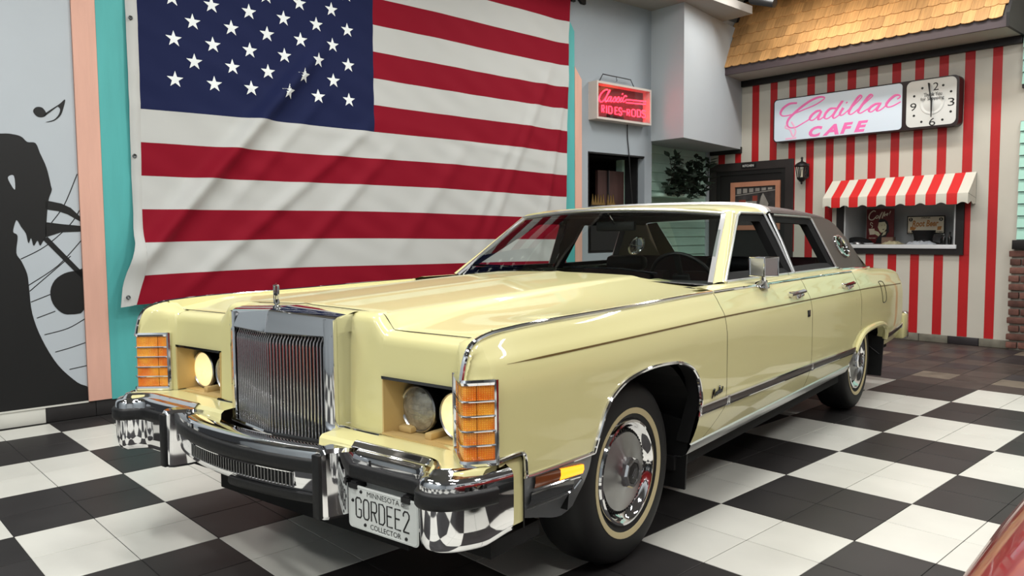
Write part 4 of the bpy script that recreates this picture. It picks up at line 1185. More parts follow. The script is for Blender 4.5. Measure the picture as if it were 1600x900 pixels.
def panel(mb, xs, bot, top=zc, nz=22):
    rows = []
    for x in xs:
        z0, z1 = bot(x), top(x)
        zz = zp(x)
        if z0 < zz - .02 and z1 > zz + .02:
            zs = lins(z0, zz, nz - 7) + lins(zz, z1, 8)[1:]
        else:
            zs = lins(z0, z1, nz)
        rows.append([(x, Y(x, z), z) for z in zs])
    return mb.grid(rows)
def panel_r(mb, xl, xr, z0, nx=26, shoulder=None):
    """panel with side edges that depend on height, from z0 up to the crown."""
    cols = []
    for k in range(nx):
        t = k / (nx - 1)
        xm = xl(.7) + (xr(.7) - xl(.7)) * t
        zs = lins(z0, zp(xm), 15) + lins(zp(xm), zc(xm), 8)[1:]
        cols.append([((lambda x: (x, Y(x, z), z))(xl(z) + (xr(z) - xl(z)) * t)) for z in zs])
    return mb.grid(cols)
def shoulder(mb, x0, x1, n=20):
    mb.grid([[(x, yc(x), zc(x)), (x, yc(x) - .014, zc(x) + .008), (x, .895, zc(x) + .013), (x, .868, zc(x) + .020), (x, .850, zc(x) + .018)] for x in lins(x0, x1, n)])

GAP1 = lambda z: -.705 if z > .49 else -.705 + (.49 - z) / .09 * .115
for sd, nm in ((1, 'driver'), (-1, 'passenger')):
    def fin(b):
        return b if sd == 1 else b.flipped_y()
    # front fender
    b = MB()
    panel(b, lins(.39, .757, 12), lambda x: .535)
    panel(b, lins(.757, .877, 8), lambda x: .62)
    panel(b, [.877, .885, .893, .901, .909, .917, .924, .930, .935, .939, .942, .945], lambda x: .843, nz=14)
    panel(b, lins(-.4355, .39, 48), archf)
    panel_r(b, GAP1, lambda z: -.4355, .372, 10)
    b.grid([[(x, Y(x, zc(x)), zc(x)), (x, yc(x) - .02, zc(x) + .006), (x, yc(x) - .03, zc(x) - .03)] for x in lins(-.72, .80, 40)])
    b.grid([[(x, yc(x) - .02, zc(x) + .006), (x, .87, zc(x) + .012), (x, .83, zc(x) + .016)] for x in lins(-.72, -1.06, 8)])
    b.grid([[(x, yc(x), zc(x)), (x, yc(x) - .02, zc(x) + .006)] for x in lins(-.705, -1.06, 8)])
    fd = cp_('front_fender', fin(b), 'yellow_paint')
    b = MB().grid([[(x, Y(x, z) - .002, z), (x, Y(x, z) - .06, z + .002)] for x, z in [(-.418, .38)] + ARF])
    cp_('arch_lining', fin(b), 'flat_black', fd)
    # doors
    b = MB()
    panel_r(b, lambda z: -1.9075, lambda z: GAP1(z) - .005, .372, 30)
    shoulder(b, -.72, -1.9075)
    dr = cp_('front_door', fin(b), 'yellow_paint')
    b = MB()
    panel(b, lins(-2.843, -1.913, 26), lambda x: .372)
    panel(b, lins(-2.966, -2.843, 10), archr)
    shoulder(b, -1.913, -2.966)
    rdoor = cp_('rear_door', fin(b), 'yellow_paint')
    # quarter panel
    b = MB()
    panel(b, lins(-3.749, -2.972, 32), archr)
    panel(b, lins(-4.45, -3.749, 22), lambda x: .385)
    b.grid([[(x, Y(x, z), z), (x, Y(x, z) - .05, z + .004)] for x, z in ARR])
    b.grid([[(x, yc(x), zc(x)), (x, yc(x) - .02, zc(x) + .008), (x, .87, zc(x) + .014), (x, .78, zc(x) + .02), (x, .70, zc(x) + .022)] for x in lins(-2.972, -4.45, 30)])
    b.grid([[(-4.45, Y(-4.45, z), z), (-4.47, Y(-4.45, z) - .02, z), (-4.47, .3, z), (-4.47, 0, z)] for z in lins(.385, zc(-4.45), 12)])
    b.grid([[(-4.45, yc(-4.45), zc(-4.45)), (-4.45, .8, zc(-4.45) + .02), (-4.45, .0, zc(-4.45) + .03)], [(-4.47, yc(-4.45) - .02, zc(-4.45)), (-4.47, .8, zc(-4.45) + .0), (-4.47, .0, zc(-4.45))]])
    # flared lip above the rear wheel
    b.tube([(x, Y(x, z + .02) + .004, z + .012) for x, z in smooth(ARR, 3)], .019, 8)
    qp = cp_('quarter_panel', fin(b), 'yellow_paint')
    # black backing behind the panel gaps
    b = MB()
    for xa, xb in ((-.74, -.56), (-1.94, -1.88), (-3.0, -2.93)):
        b.grid([[(x, Y(x, z) - .014, z) for z in lins(.56 if xb < -2.9 else .375, .985, 16)] for x in (xa, (xa + xb) / 2, xb)])
    cp_('gap_liner', fin(b), 'flat_black', angle=0)
    # pinstripe along the body crease
    b = MB()
    rows = []
    for x in [.815 - .005 * k for k in range(0, 8)] + lins(.77, -4.40, 90):
        wd = .0026 * sst(.82, .62, x) + .0005
        rows.append([(x, Y(x, zp(x) + q_) + .0012, zp(x) + q_) for q_ in (-wd, 0, wd)])
    b.grid(rows)
    cp_('pinstripe', fin(b), 'gold_pin', normals=False)
    # chrome crown strip, from the lamp over the fender and along the doors
    path = [(.9445, .921, .848), (.937, .922, .885), (.925, .923, .918), (.905, .924, .944), (.87, .927, .960), (.82, .932, .971)] + [(x, yc(x), zc(x) + .001) for x in lins(.74, -.70, 24)]
    path = smooth(path, 2)
    prof = [(-.008, -.002), (-.006, .006), (0, .0085), (.006, .006), (.008, -.002)]
    b = MB().tube(path, .0078, 8)
    cp_('crown_trim', fin(b), 'chrome', fd)
    b = MB().tube([(x, yc(x) + .001, zc(x)) for x in lins(-.715, -1.905, 20)], .0062, 8)
    cp_('crown_trim', fin(b), 'chrome', dr)
    b = MB().tube([(x, yc(x) + .001, zc(x)) for x in lins(-1.916, -2.962, 20)], .0062, 8)
    cp_('crown_trim', fin(b), 'chrome', rdoor)
    b = MB().tube([(x, .866, zc(x) + .025) for x in lins(-1.04, -1.905, 14)], .0085, 8)
    cp_('sill_trim', fin(b), 'satin_trim', dr)
    b = MB().tube([(x, .866, zc(x) + .025) for x in lins(-1.916, -2.90, 14)], .0085, 8)
    cp_('sill_trim', fin(b), 'satin_trim', rdoor)
    # wheel arch mouldings
    b = MB().sweep([(x, Y(x, z) + .003, z - .002) for x, z in smooth([(-.418, .50)] + ARF, 3)], [(-.008, -.004), (-.007, .004), (-.003, .008), (.003, .008), (.007, .004), (.008, -.004)], (0, 1, 0))
    cp_('arch_trim', fin(b), 'chrome', fd)
    # lower step trim ahead of the front wheel
    b = MB().tube(smooth([(.876, .990, .612), (.80, .997, .617), (.768, 1.0, .615), (.757, 1.001, .60), (.752, 1.001, .55), (.742, 1.001, .540), (.60, 1.005, .536), (.386, 1.008, .532)], 5), .0065, 8)
    cp_('step_trim', fin(b), 'chrome', fd)
    # body side moulding with burgundy insert
    def rub(x0, x1, par):
        xs = lins(x0, x1, max(4, int(abs(x1 - x0) / .06)))
        zr = lambda x: pinterp(x, [-4.45, -3.7, -2.8, -1.9, -.4], [.482, .462, .478, .498, .523])
        b = MB().grid([[(x, Y(x, zr(x) + a) + o_, zr(x) + a) for a, o_ in ((-.023, -.002), (-.021, .010), (-.015, .013), (-.0145, .008), (.0145, .008), (.015, .013), (.021, .010), (.023, -.002))] for x in xs])
        e = cp_('side_moulding', fin(b), 'chrome', par)
        b = MB().grid([[(x, Y(x, zr(x) + a) + o_, zr(x) + a) for a, o_ in ((-.0145, .009), (-.010, .012), (.010, .012), (.0145, .009))] for x in xs])
        cp_('moulding_insert', fin(b), 'burgundy_vinyl', par)
        for xe in (xs[0], xs[-1]):
            b = MB().box(xe - .006, xe + .006, Y(xe, zr(xe)) - .003, Y(xe, zr(xe)) + .013, zr(xe) - .022, zr(xe) + .022, .002)
            cp_('moulding_end', fin(b), 'chrome', par)
    rub(-.425, -.700, fd)
    rub(-.720, -1.902, dr)
    rub(-1.918, -2.828, rdoor)
    rub(-3.76, -4.44, qp)
    # rocker
    b = MB().grid([[(x, ym(x) - .046, .374), (x, ym(x) - .040, .368), (x, ym(x) - .046, .352), (x, ym(x) - .062, .325), (x, ym(x) - .085, .312), (x, ym(x) - .20, .305)] for x in lins(-.43, -2.84, 12)])
    cp_('rocker_trim', fin(b), 'satin_trim')
    # grey valance with marker and cornering lamps
    vb = lambda x: pinterp(x, [.395, .44, .6, .752], [.335, .316, .357, .403])
    b = MB().grid([[(x, Y(x, z) - .002 - .02 * (1 - t), z) for t, z in [(t, vb(x) + (.530 + .010 * (x - .39) / .36 - vb(x)) * t) for t in lins(0, 1, 8)]] for x in lins(.392, .752, 14)])
    va = cp_('lower_valance', fin(b), 'grey_valance')
    def lampstrip(x0, x1, z0l, z1l, z0r, z1r, off):
        return MB().grid([[(x, Y(x, z) + off_, z) for off_, z in ((-.012, za - .002), (off, za), (off + .003, (za + zb) / 2), (off, zb), (-.012, zb + .002))] for x, za, zb in [(x, z0l + (z0r - z0l) * t, z1l + (z1r - z1l) * t) for t, x in [(t, x0 + (x1 - x0) * t) for t in lins(0, 1, 9)]]])
    b = lampstrip(.705, .575, .492, .535, .484, .520, .001)
    cp_('marker_lens', fin(b), 'amber_dark', va)
    b = lampstrip(.575, .442, .484, .520, .474, .503, .001)
    cp_('marker_lens', fin(b), 'amber_lit', va, label='lit end of the amber side marker')
    b = lampstrip(.705, .475, .432, .475, .424, .462, -.006)
    cp_('cornering_lens', fin(b), 'smoke_lens', va)
    b = MB().tube([(.71, Y(.71, .488) + .002, .486), (.58, Y(.58, .48) + .002, .478), (.46, Y(.46, .472) + .002, .468), (.447, Y(.447, .46) + .002, .455), (.468, Y(.468, .42) + .0, .425), (.50, Y(.5, .418) - .004, .416), (.715, Y(.715, .43) - .006, .426)], .0045, 6)
    cp_('lens_trim', fin(b), 'chrome', va)
    # door handles
    for xh, zh, par in ((-1.70, .922, dr), (-2.70, .912, rdoor)):
        y0 = Y(xh, zh)
        b = MB().box(xh - .085, xh + .085, y0 - .01, y0 + .006, zh - .014, zh + .014, .004)
        b.hexa([(xh - .10, y0 + .018, zh + .020), (xh + .12, y0 + .018, zh + .010), (xh + .12, y0 + .030, zh + .006), (xh - .10, y0 + .034, zh + .012), (xh - .10, y0 + .018, zh + .008), (xh + .12, y0 + .018, zh - .004), (xh + .12, y0 + .028, zh - .004), (xh - .10, y0 + .032, zh + .002)])
        b.box(xh - .03, xh + .02, y0, y0 + .026, zh - .026, zh + .006, .006).box(xh - .10, xh - .02, y0 + .004, y0 + .022, zh - .018, zh - .006, .003).box(xh - .09, xh - .07, y0, y0 + .02, zh - .012, zh + .014).box(xh + .09, xh + .11, y0, y0 + .02, zh - .008, zh + .008)
        cp_('door_handle', fin(b), 'chrome', par)
    y0 = Y(-1.845, .80)
    b = MB().box(-1.868, -1.825, y0 - .002, y0 + .003, .785, .822, .001)
    cp_('door_badge', fin(b), 'dark_chrome', dr)
    # fuel flap outline on the quarter panel
    if sd == 1:
        b = MB().tube([(x, Y(x, z) + .0005, z) for x, z in smooth([(-3.55, .885), (-3.66, .885), (-3.70, .86), (-3.72, .76), (-3.70, .735), (-3.62, .732), (-3.59, .76), (-3.565, .86)], 5, True)], .003, 5, closed=True)
        cp_('fuel_flap_gap', b, 'ink_black', qp)
        script = smooth([(-.545, .552), (-.556, .585), (-.57, .588), (-.562, .57), (-.575, .558), (-.585, .575), (-.595, .560), (-.603, .577), (-.612, .562), (-.622, .595), (-.628, .563), (-.637, .578), (-.645, .565), (-.655, .588)], 5)
        cp_('script_badge', MB().tube([(x, Y(x, z) + .004, z) for x, z in script], .0028, 6), 'dark_chrome', fd)
    # header side of the front end -------------------------------------------------
    def xh_(y): return pinterp(y, [.28, .34, .47, .80, .826, .925, .935], [.812, .826, .832, .836, .860, .942, .945])
    def zt_(y): return pinterp(y, [.28, .418, .45, .482, .80, .93], [.998, .996, .968, .942, .938, .936])
    def hgrid(b, ys, z0):
        rows = []
        for y in ys:
            t = zt_(y)
            zs = lins(z0, t - .03, 9)
            lean = lambda z: -.010 * (z - .6) / .35
            bl = sst(.8262, .806, y)
            r = [(xh_(y) + lean(z), y, z) for z in zs]
            r += [(xh_(y) - .013 * bl - .002, y, t - .018), (xh_(y) - .018 * bl - .006, y, t - .007), (xh_(y) - .030 * bl - .012, y, t), (xh_(y) - .058 * bl - .015, y, t + .003)]
            rows.append(r)
        b.grid(rows)
    b = MB()
    hgrid(b, [.285, .30, .32, .34, .37, .40, .418, .43, .44, .45, .46, .473], .604)
    hgrid(b, [.473, .482, .50, .55, .60, .65, .70, .75, .80], .797)
    def corner(ys_, z0):
        rows = []
        for y in ys_:
            t = sst(.80, .87, y)
            x = xh_(y)
            zt = .938 * (1 - t) + min(.945, zc(x) - .004) * t
            lean = lambda z: -.010 * (z - .6) / .35 * (1 - t)
            zm = max(zt - .03, z0 + .0005)
            r = [(x + lean(z), y, z) for z in lins(z0, zm, 9)]
            cl = lambda z: max(z, z0 + .001)
            r += [(x - .013 * (1 - t) - .002, y, cl(zt - .018)), (x - .018 * (1 - t) - .004, y, cl(zt - .007)), (x - .034 * (1 - t) - .007, y, cl(zt))]
            u = min((y - .80) / .07, 1)
            if u < .5:
                v = u / .5
                e = Vector((.763, .80 + (yc(.763) - .007 - .80) * v, .941 + (zc(.763) - .941) * v * v))
            else:
                xe = .763 + (xh_(.87) - .004 - .763) * (u - .5) / .5
                if y > .87: xe = x - .004
                e = Vector((xe, yc(xe) - .006, zc(xe) + .001))
            f = Vector(r[-1])
            r += [f.lerp(e, s_) + Vector((0, 0, .003 * math.sin(PI * s_))) for s_ in (.25, .5, .75, 1)]
            rows.append(r)
        b.grid(rows)
    corner([.80, .805, .81, .815, .82, .826], .604)
    corner([.826, .832, .838, .844, .85, .856, .862, .868, .876, .886, .896, .906, .915, .922, .928, .931], .843)
    # centre top behind the grille
    b.grid([[(x, y, 1.001 - .055 * y * sst(.80, .86, x) - .004 * y / .3) for y in lins(0, .306, 8)] for x in (.755, .80, .825, .86)])
    hd_ = cp_('header_panel', fin(b), 'yellow_paint')
    # lip of the lamp opening and the bucket
    b = MB().grid([[(xh_(y) - .006, y, .797), (xh_(y) + .004, y, .799), (xh_(y) + .003, y, .789), (xh_(y) - .05, y, .785)] for y in lins(.473, .80, 8)])
    cp_('opening_trim', fin(b), 'dark_chrome', hd_)
    b = MB().hexa([(.834, .473, .607), (.834, .480, .607), (.70, .50, .607), (.70, .473, .607), (.832, .473, .792), (.832, .477, .792), (.70, .50, .792), (.70, .473, .792)])
    b.box(.66, .836, .796, .806, .607, .79)
    b.hexa([(.838, .474, .613), (.80, .474, .613), (.80, .80, .600), (.838, .80, .603), (.838, .474, .606), (.80, .474, .604), (.80, .80, .59), (.838, .80, .595)])
    b.box(.66, .80, .474, .80, .600, .606)
    b.box(.70, .78, .49, .55, .606, .628, .006).box(.70, .80, .63, .66, .604, .628, .006)
    cp_('bucket_side', fin(b), 'ledge_tan', hd_, angle=30)
    b = MB().box(.60, .665, .474, .80, .60, .80).box(.66, .82, .474, .80, .786, .794)
    cp_('bucket_back', fin(b), 'flat_black', hd_, angle=0)
    b = MB().tube([(.838, .286, .604), (.842, .34, .602), (.845, .474, .604)], .007, 8)
    cp_('lower_trim', fin(b), 'chrome', hd_)
    for yl, litv in ((.558, False), (.733, True)):
        LMt = Matrix.Translation((.752, yl, .686)) @ Matrix.Rotation(PI / 2, 4, 'Y')
        b = MB().lathe([(0, .018), (.02, .0172), (.04, .0145), (.056, .010), (.070, .003), (.073, .0)], 36, LMt)
        hl = cp_('headlamp', fin(b), 'sealed_beam_lit' if litv else 'sealed_beam', label='lit outer headlamp' if litv else 'unlit inner headlamp')
        b = MB().lathe([(.071, .002), (.075, .006), (.079, .002), (.080, -.010), (.075, -.02), (.05, -.07), (.03, -.08), (0, -.08)], 36, LMt)
        cp_('lamp_rim', fin(b), 'brushed_metal', hl)
        g = MB()
        for k in range(-3, 4):
            zz = .686 + k * .018
            h = math.sqrt(max(.068 ** 2 - (k * .018) ** 2, 0))
            g.tube([(.752 + .0178 * (1 - ((yy / .073) ** 2 + (k * .018 / .073) ** 2)) + .0005, yl + yy, zz) for yy in lins(-h, h, 9)], .0011, 5)
        cp_('lens_ribs', fin(g), 'lamp_glass' if not litv else 'sealed_beam_lit', hl)
    # wraparound amber lamp
    PLAN = [(.858, .822), (.938, .915), (.9425, .924), (.940, .934), (.877, .986)]
    b = MB().grid([[(x, y, z) for x, y in PLAN] for z in lins(.622, .835, 6)])
    ml = cp_('marker_lamp', fin(b), 'amber_lens', angle=20)
    def rail(z0, z1, out):
        pts = []
        n_ = len(PLAN)
        for i, (x, y) in enumerate(PLAN):
            nx_, ny_ = ((.78, -.63), (.80, -.58), (1, 0), (.75, .66), (.60, .80))[i]
            pts.append([(x - nx_ * .012, y - ny_ * .012, z0), (x + nx_ * out, y + ny_ * out, z0 + .001), (x + nx_ * (out + .003), y + ny_ * (out + .003), (z0 + z1) / 2), (x + nx_ * out, y + ny_ * out, z1 - .001), (x - nx_ * .012, y - ny_ * .012, z1)])
        return MB().grid(pts)
    cp_('lamp_frame', fin(rail(.834, .852, .006)), 'chrome', ml)
    cp_('lamp_frame', fin(rail(.604, .622, .008)), 'chrome', ml)
    for px_, py_, pr_ in ((.858, .820, .010), (.874, .989, .008)):
        cp_('lamp_post', fin(MB().tube([(px_, py_, .606), (px_, py_, .850)], pr_, 8)), 'chrome', ml)
    for z in (.664, .705, .748, .790):
        b = MB().grid([[(x + nx_ * o_, y + ny_ * o_, z + dz) for o_, dz in ((-.004, -.003), (.007, -.0028), (.008, .0), (.007, .0028), (-.004, .003))] for (x, y), (nx_, ny_) in zip(PLAN, ((.78, -.63), (.80, -.58), (1, 0), (.75, .66), (.60, .80)))])
        cp_('lamp_bar', fin(b), 'chrome', ml)
    for p, q_ in ((0, 1), (3, 4)):
        (xa, ya), (xb, yb) = PLAN[p], PLAN[q_]
        nx_, ny_ = ((.78, -.63) if p == 0 else (.64, .77))
        g = MB()
        for t in (.36,):
            x, y = xa + (xb - xa) * t + nx_ * .001, ya + (yb - ya) * t + ny_ * .001
            g.tube([(x, y, .624), (x, y, .834)], .0008, 5)
        cp_('lens_ribs', fin(g), 'amber_dark', ml)
    # yellow filler ledge between the lamps and the bumper
    WING = smooth([(.985, .462), (.987, .60), (.986, .74), (.990, .795), (1.012, .826), (1.042, .844), (1.054, .866), (1.055, .893), (1.045, .922), (1.018, .953), (.98, .977), (.92, 1.000), (.835, 1.018)], 4)
    b = MB()
    rows = []
    for y in lins(.29, .983, 27):
        xo = interp(y, [w_[1] for w_ in WING], [w_[0] for w_ in WING]) - .05
        rows.append([(.795, y, .603), (.84, y, .6035), (.84 + (xo - .84) * .6, y, .603), (xo, y, .600), (xo + .012, y, .590), (xo + .015, y, .56)])
    b.grid(rows)
    b.grid([[(x, .988, z) for z in (.405, .42, .50, .585)] + [(x, .984, .598), (x, .972, .6055), (x, .93, .6055)] for x in (.752, .78, .82, .86)])
    cp_('filler_panel', fin(b), 'yellow_paint')
    b = MB().tube([(.7535, .992, z) for z in lins(.385, .60, 5)], .0025, 5)
    cp_('filler_gap', fin(b), 'ink_black')
    # bumper wing
    def along(path, prof):
        rows = []
        n_ = len(path)
        for i, (x, y) in enumerate(path):
            a, c_ = path[max(i - 1, 0)], path[min(i + 1, n_ - 1)]
            tx, ty = c_[0] - a[0], c_[1] - a[1]
            L = math.hypot(tx, ty)
            nx_, ny_ = ty / L, -tx / L
            rows.append([(x + nx_ * o_, y + ny_ * o_, z) for o_, z in prof(i / (n_ - 1), x, y)])
        return rows
    def wprof(t, x, y):
        e = 1 - sst(.93, 1.0, t) * .5
        zb = .375 + .02 * sst(.9, 1, t)
        return [(-.06, .585), (-.058, .600), (-.05, .607), (-.040, .604), (-.032, .594), (-.022, .590), (-.010, .586), (-.002, .576), (0, .565), (0, .50), (-.001, .44), (-.0025, zb + .032), (-.008, zb + .014), (-.02, zb + .003), (-.05, zb)]
    b = MB().grid(along(WING, wprof))
    b.add([(.835, 1.016, .572), (.835, .985, .585), (.835, .97, .41), (.835, 1.014, .41)], [(0, 1, 2, 3)])
    bw_ = cp_('bumper_wing', fin(b), 'chrome', angle=50)
    b = MB().grid(along(WING[:-3], lambda t, x, y: [(-.002, .553), (.010, .551), (.014, .545), (.0125, .533), (.014, .527), (.014, .512), (.010, .506), (-.002, .504)]))
    cp_('rubber_strip', fin(b), 'black_rubber', bw_, angle=50)
    # upright bumper guard
    G0 = .455
    b = MB()
    secs = []
    for x, hw, zt2, zb2 in ((1.083, .016, .598, .392), (1.076, .020, .604, .388), (1.06, .026, .606, .385), (1.01, .042, .602, .385), (.96, .052, .592, .387), (.93, .056, .58, .39)):
        secs.append([(x, G0 - hw, zb2 + .01), (x, G0 - hw, zt2 - .012), (x, G0 - hw + .008, zt2), (x, G0 + hw - .008, zt2), (x, G0 + hw, zt2 - .012), (x, G0 + hw, zb2 + .01), (x, G0 + hw - .008, zb2), (x, G0 - hw + .008, zb2)])
    b.grid(secs, cv=True)
    b.add(secs[0], [tuple(range(8))])
    gd = cp_('bumper_guard', fin(b), 'chrome', angle=25)
    b = MB().box(1.078, 1.096, G0 - .017, G0 + .017, .392, .592, .005)
    cp_('rubber_strip', fin(b), 'black_rubber', gd)
    # mud flaps
    b = MB().poly([(.72, .17), (.94, .17), (.955, .44), (.93, .47), (.72, .50)], -.452, -.44, 'yz')
    cp_('mud_flap', fin(b), 'black_rubber', angle=0)
    b = MB().poly([(.70, .165), (.965, .165), (.98, .46), (.70, .50)], -3.752, -3.74, 'yz').tube([(-3.735, .72, .50), (-3.735, .95, .33)], .006, 6)
    cp_('mud_flap', fin(b), 'black_rubber', angle=0)
    # wheel wells
    for cx, zc_, rx in ((-.02, .36, .50), (-3.27, .36, .53)):
        b = MB()
        b.grid([[(cx + rx * math.cos(a), y, zc_ - .05 + rx * .95 * math.sin(a)) for y in (.52, .75, .962)] for a in lins(.09, PI - .09, 20)])
        b.grid([[(cx + rx * math.cos(a) * q_, .52, zc_ - .05 + rx * .95 * math.sin(a) * q_) for q_ in (0.02, 1)] for a in lins(.09, PI - .09, 20)])
        cp_('wheel_well', fin(b), 'flat_black', angle=0)

    # ---- wheels
    for xw in (0.0, -3.23):
        zw = .352
        WM = Matrix.Translation((xw, .815, zw)) @ Matrix.Rotation(-PI / 2, 4, 'X')      # local +z is outwards (+y)
        prof = [(.19, -.085), (.215, -.10), (.26, -.112), (.31, -.108), (.338, -.088), (.350, -.06), (.353, 0), (.350, .06), (.338, .088), (.325, .099), (.31, .106), (.285, .111), (.2475, .110), (.2235, .106), (.207, .098), (.198, .088)]
        tr_ = cp_('wheel', fin(MB().lathe(prof, 64, WM)), 'tire_rubber')
        cp_('whitewall', fin(MB().lathe([(.2465, .109), (.2462, .1118), (.235, .1105), (.2238, .1078), (.2235, .105)], 64, WM)), 'whitewall', tr_)
        # wheel cover: outer lip, valley, slotted ring, brushed dome, hub
        cv = cp_('wheel_cover', fin(MB().lathe([(.203, .086), (.204, .098), (.199, .106), (.190, .108), (.183, .103), (.176, .092), (.165, .080), (.160, .077)], 64, WM)), 'chrome', tr_)
        cp_('cover_dome', fin(MB().lathe([(.162, .077), (.150, .079), (.149, .084), (.125, .088), (.09, .094), (.065, .100), (.055, .106), (.05, .108)], 64, WM)), 'brushed_dome', tr_)
        g = MB()
        for k in range(60):
            a = 2 * PI * k / 60
            g.box(.1505, .1605, -.0032, .0032, .0765, .0815)
            g.xf(WM @ Matrix.Rotation(a, 4, 'Z'), len(g.v) - 8)
        cp_('cover_slots', fin(g), 'flat_black', tr_, angle=0)
        cp_('hub_ring', fin(MB().lathe([(.060, .10), (.060, .120), (.053, .128), (.043, .128), (.041, .122)], 8, WM)), 'chrome', tr_, angle=20)
        hb = cp_('hub_cap', fin(MB().lathe([(.042, .119), (.040, .126), (.02, .131), (0, .132)], 8, WM)), 'ink_black', tr_, angle=20)
        g = MB().box(-.022, .022, -.0025, .0025, .128, .133)
        g.xf(WM @ Matrix.Rotation(.9, 4, 'Z'))
        k_ = len(g.v)
        g.box(-.016, .016, -.012, -.009, .127, .132).box(-.016, .016, .009, .012, .127, .132)
        g.xf(WM @ Matrix.Rotation(.9, 4, 'Z'), k_)
        cp_('hub_emblem', fin(g), 'chrome', tr_)

    # ---- greenhouse side
    yg = lambda z: .862 - .46 * (z - 1.012)
    pt = lambda x, z, o_=0.0: (x, yg(z) + o_, z)
    FW = [(-1.045, 1.018), (-1.560, 1.340), (-1.60, 1.350), (-1.93, 1.353), (-1.945, 1.345), (-1.995, 1.012)]
    RW = [(-2.115, 1.343), (-2.13, 1.349), (-2.77, 1.338), (-2.79, 1.328), (-2.850, 1.012), (-2.045, 1.010)]
    b = MB().tube([pt(x, z, .004) for x, z in [(-1.028, 1.016), (-1.548, 1.345), (-1.60, 1.362), (-1.955, 1.364)]], .0085, 8)
    cp_('window_trim', fin(b), 'satin_trim', dr)
    b = MB().tube([pt(x, z, .004) for x, z in [(-2.10, 1.358), (-2.78, 1.350), (-2.806, 1.335), (-2.868, 1.012)]], .0095, 8)
    cp_('window_trim', fin(b), 'satin_trim', rdoor)
    b = MB()
    def ring(P, w_):
        cx, cz = sum(p[0] for p in P) / len(P), sum(p[1] for p in P) / len(P)
        out = [pt(x, z, .0) for x, z in P]
        inn = [pt(x + (cx - x) / max(abs(cx - x), .2) * w_, z + (cz - z) / max(abs(cz - z), .08) * w_, -.02) for x, z in P]
        return [out, inn, [(p[0], p[1] - .05, p[2]) for p in inn]]
    b.grid(ring(FW, .035), cv=True)
    cp_('window_frame', fin(b), 'flat_black', dr, angle=20)
    b = MB().grid(ring(RW, .035), cv=True)
    cp_('window_frame', fin(b), 'flat_black', rdoor, angle=20)
    # B pillar, black with slanted chrome bands
    b = MB().grid([[pt(-1.945, 1.36, .001), pt(-2.115, 1.355, .001)], [pt(-1.995, 1.01, .001), pt(-2.045, 1.01, .001)]])
    b.grid([[pt(-1.945, 1.36, -.06), pt(-2.115, 1.355, -.06)], [pt(-1.975, 1.01, -.07), pt(-2.075, 1.01, -.07)]])
    bp_ = cp_('b_pillar', fin(b), 'flat_black', angle=0)
    b = MB().tube([pt(-1.958, 1.358, .006), pt(-1.985, 1.20, .008), pt(-2.004, 1.012, .006)], .009, 8).tube([pt(-2.03, 1.362, .007), pt(-2.035, 1.2, .010), pt(-2.024, 1.012, .006)], .0095, 8)
    cp_('pillar_trim', fin(b), 'satin_trim', bp_)
    # A pillar
    b = MB()
    rows = []
    for t in lins(0, 1, 8):
        a = Vector((-.985, .822, 1.010)).lerp(Vector((-1.462, .682, 1.357)), t)
        c_ = Vector((-1.028, .868, 1.010)).lerp(Vector((-1.552, .706, 1.350)), t)
        m_ = (a + c_) / 2 + Vector((.012, .014, .010))
        rows.append([a, (a + m_) / 2 + Vector((.003, .003, .003)), m_, (m_ + c_) / 2 + Vector((.002, .004, .002)), c_])
    b.grid(rows)
    cp_('a_pillar', fin(b), 'yellow_paint')
    b = MB().sweep(smooth([(-.975, .812, 1.012), (-1.20, .745, 1.172), (-1.40, .690, 1.315), (-1.455, .672, 1.352)], 5), [(-.014, -.004), (-.012, .007), (.012, .007), (.014, -.004)], (.6, .25, .8))
    cp_('windshield_trim', fin(b), 'satin_trim')
    # inner door panels
    b = MB().box(-.80, -3.25, .79, .80, .36, .995)
    cp_('inner_panel', fin(b), 'maroon_trim', angle=0)
    # C pillar with the oval opera window
    OC, ORX, ORZ, OT = (-3.185, 1.152), .118, .066, .10
    outer = []
    poly_ = [(-2.868, .985), (-2.868, 1.012), (-2.806, 1.338), (-2.80, 1.362), (-3.06, 1.352), (-3.18, 1.335), (-3.27, 1.305), (-3.37, 1.245), (-3.70, 1.01), (-3.725, .985)]
    def ray_hit(ang):
        dx, dz = math.cos(ang), math.sin(ang)
        best = None
        for i in range(len(poly_)):
            (x0, z0), (x1, z1) = poly_[i], poly_[(i + 1) % len(poly_)]
            ex, ez = x1 - x0, z1 - z0
            den = dx * ez - dz * ex
            if abs(den) < 1e-12: continue
            t = ((x0 - OC[0]) * ez - (z0 - OC[1]) * ex) / den
            u = ((x0 - OC[0]) * dz - (z0 - OC[1]) * dx) / den
            if t > 0 and -1e-9 <= u <= 1 + 1e-9 and (best is None or t < best): best = t
        return (OC[0] + dx * best, OC[1] + dz * best)
    angs = sorted(set([2 * PI * k / 56 - PI for k in range(56)] + [math.atan2(z - OC[1], x - OC[0]) for x, z in poly_]))
    def oval(a, k=1.0):
        ex, ez = ORX * k * math.cos(a), ORZ * k * math.sin(a)
        return (OC[0] + ex * math.cos(OT) - ez * math.sin(OT), OC[1] + ex * math.sin(OT) + ez * math.cos(OT))
    ycp = lambda x, z: yg(z) + .012 - .05 * sst(-3.2, -3.8, x) * (1.35 - z) / .35
    rows = []
    for a in angs:
        hx, hz = ray_hit(a)
        ea = math.atan2(math.sin(a) / ORZ, math.cos(a) / ORX)
        ox_, oz_ = oval(ea)
        rows.append([(ox_ + (hx - ox_) * t, ycp(ox_ + (hx - ox_) * t, oz_ + (hz - oz_) * t), oz_ + (hz - oz_) * t) for t in (0, .15, .35, .6, .82, 1)])
    b = MB().grid(rows, cu=True)
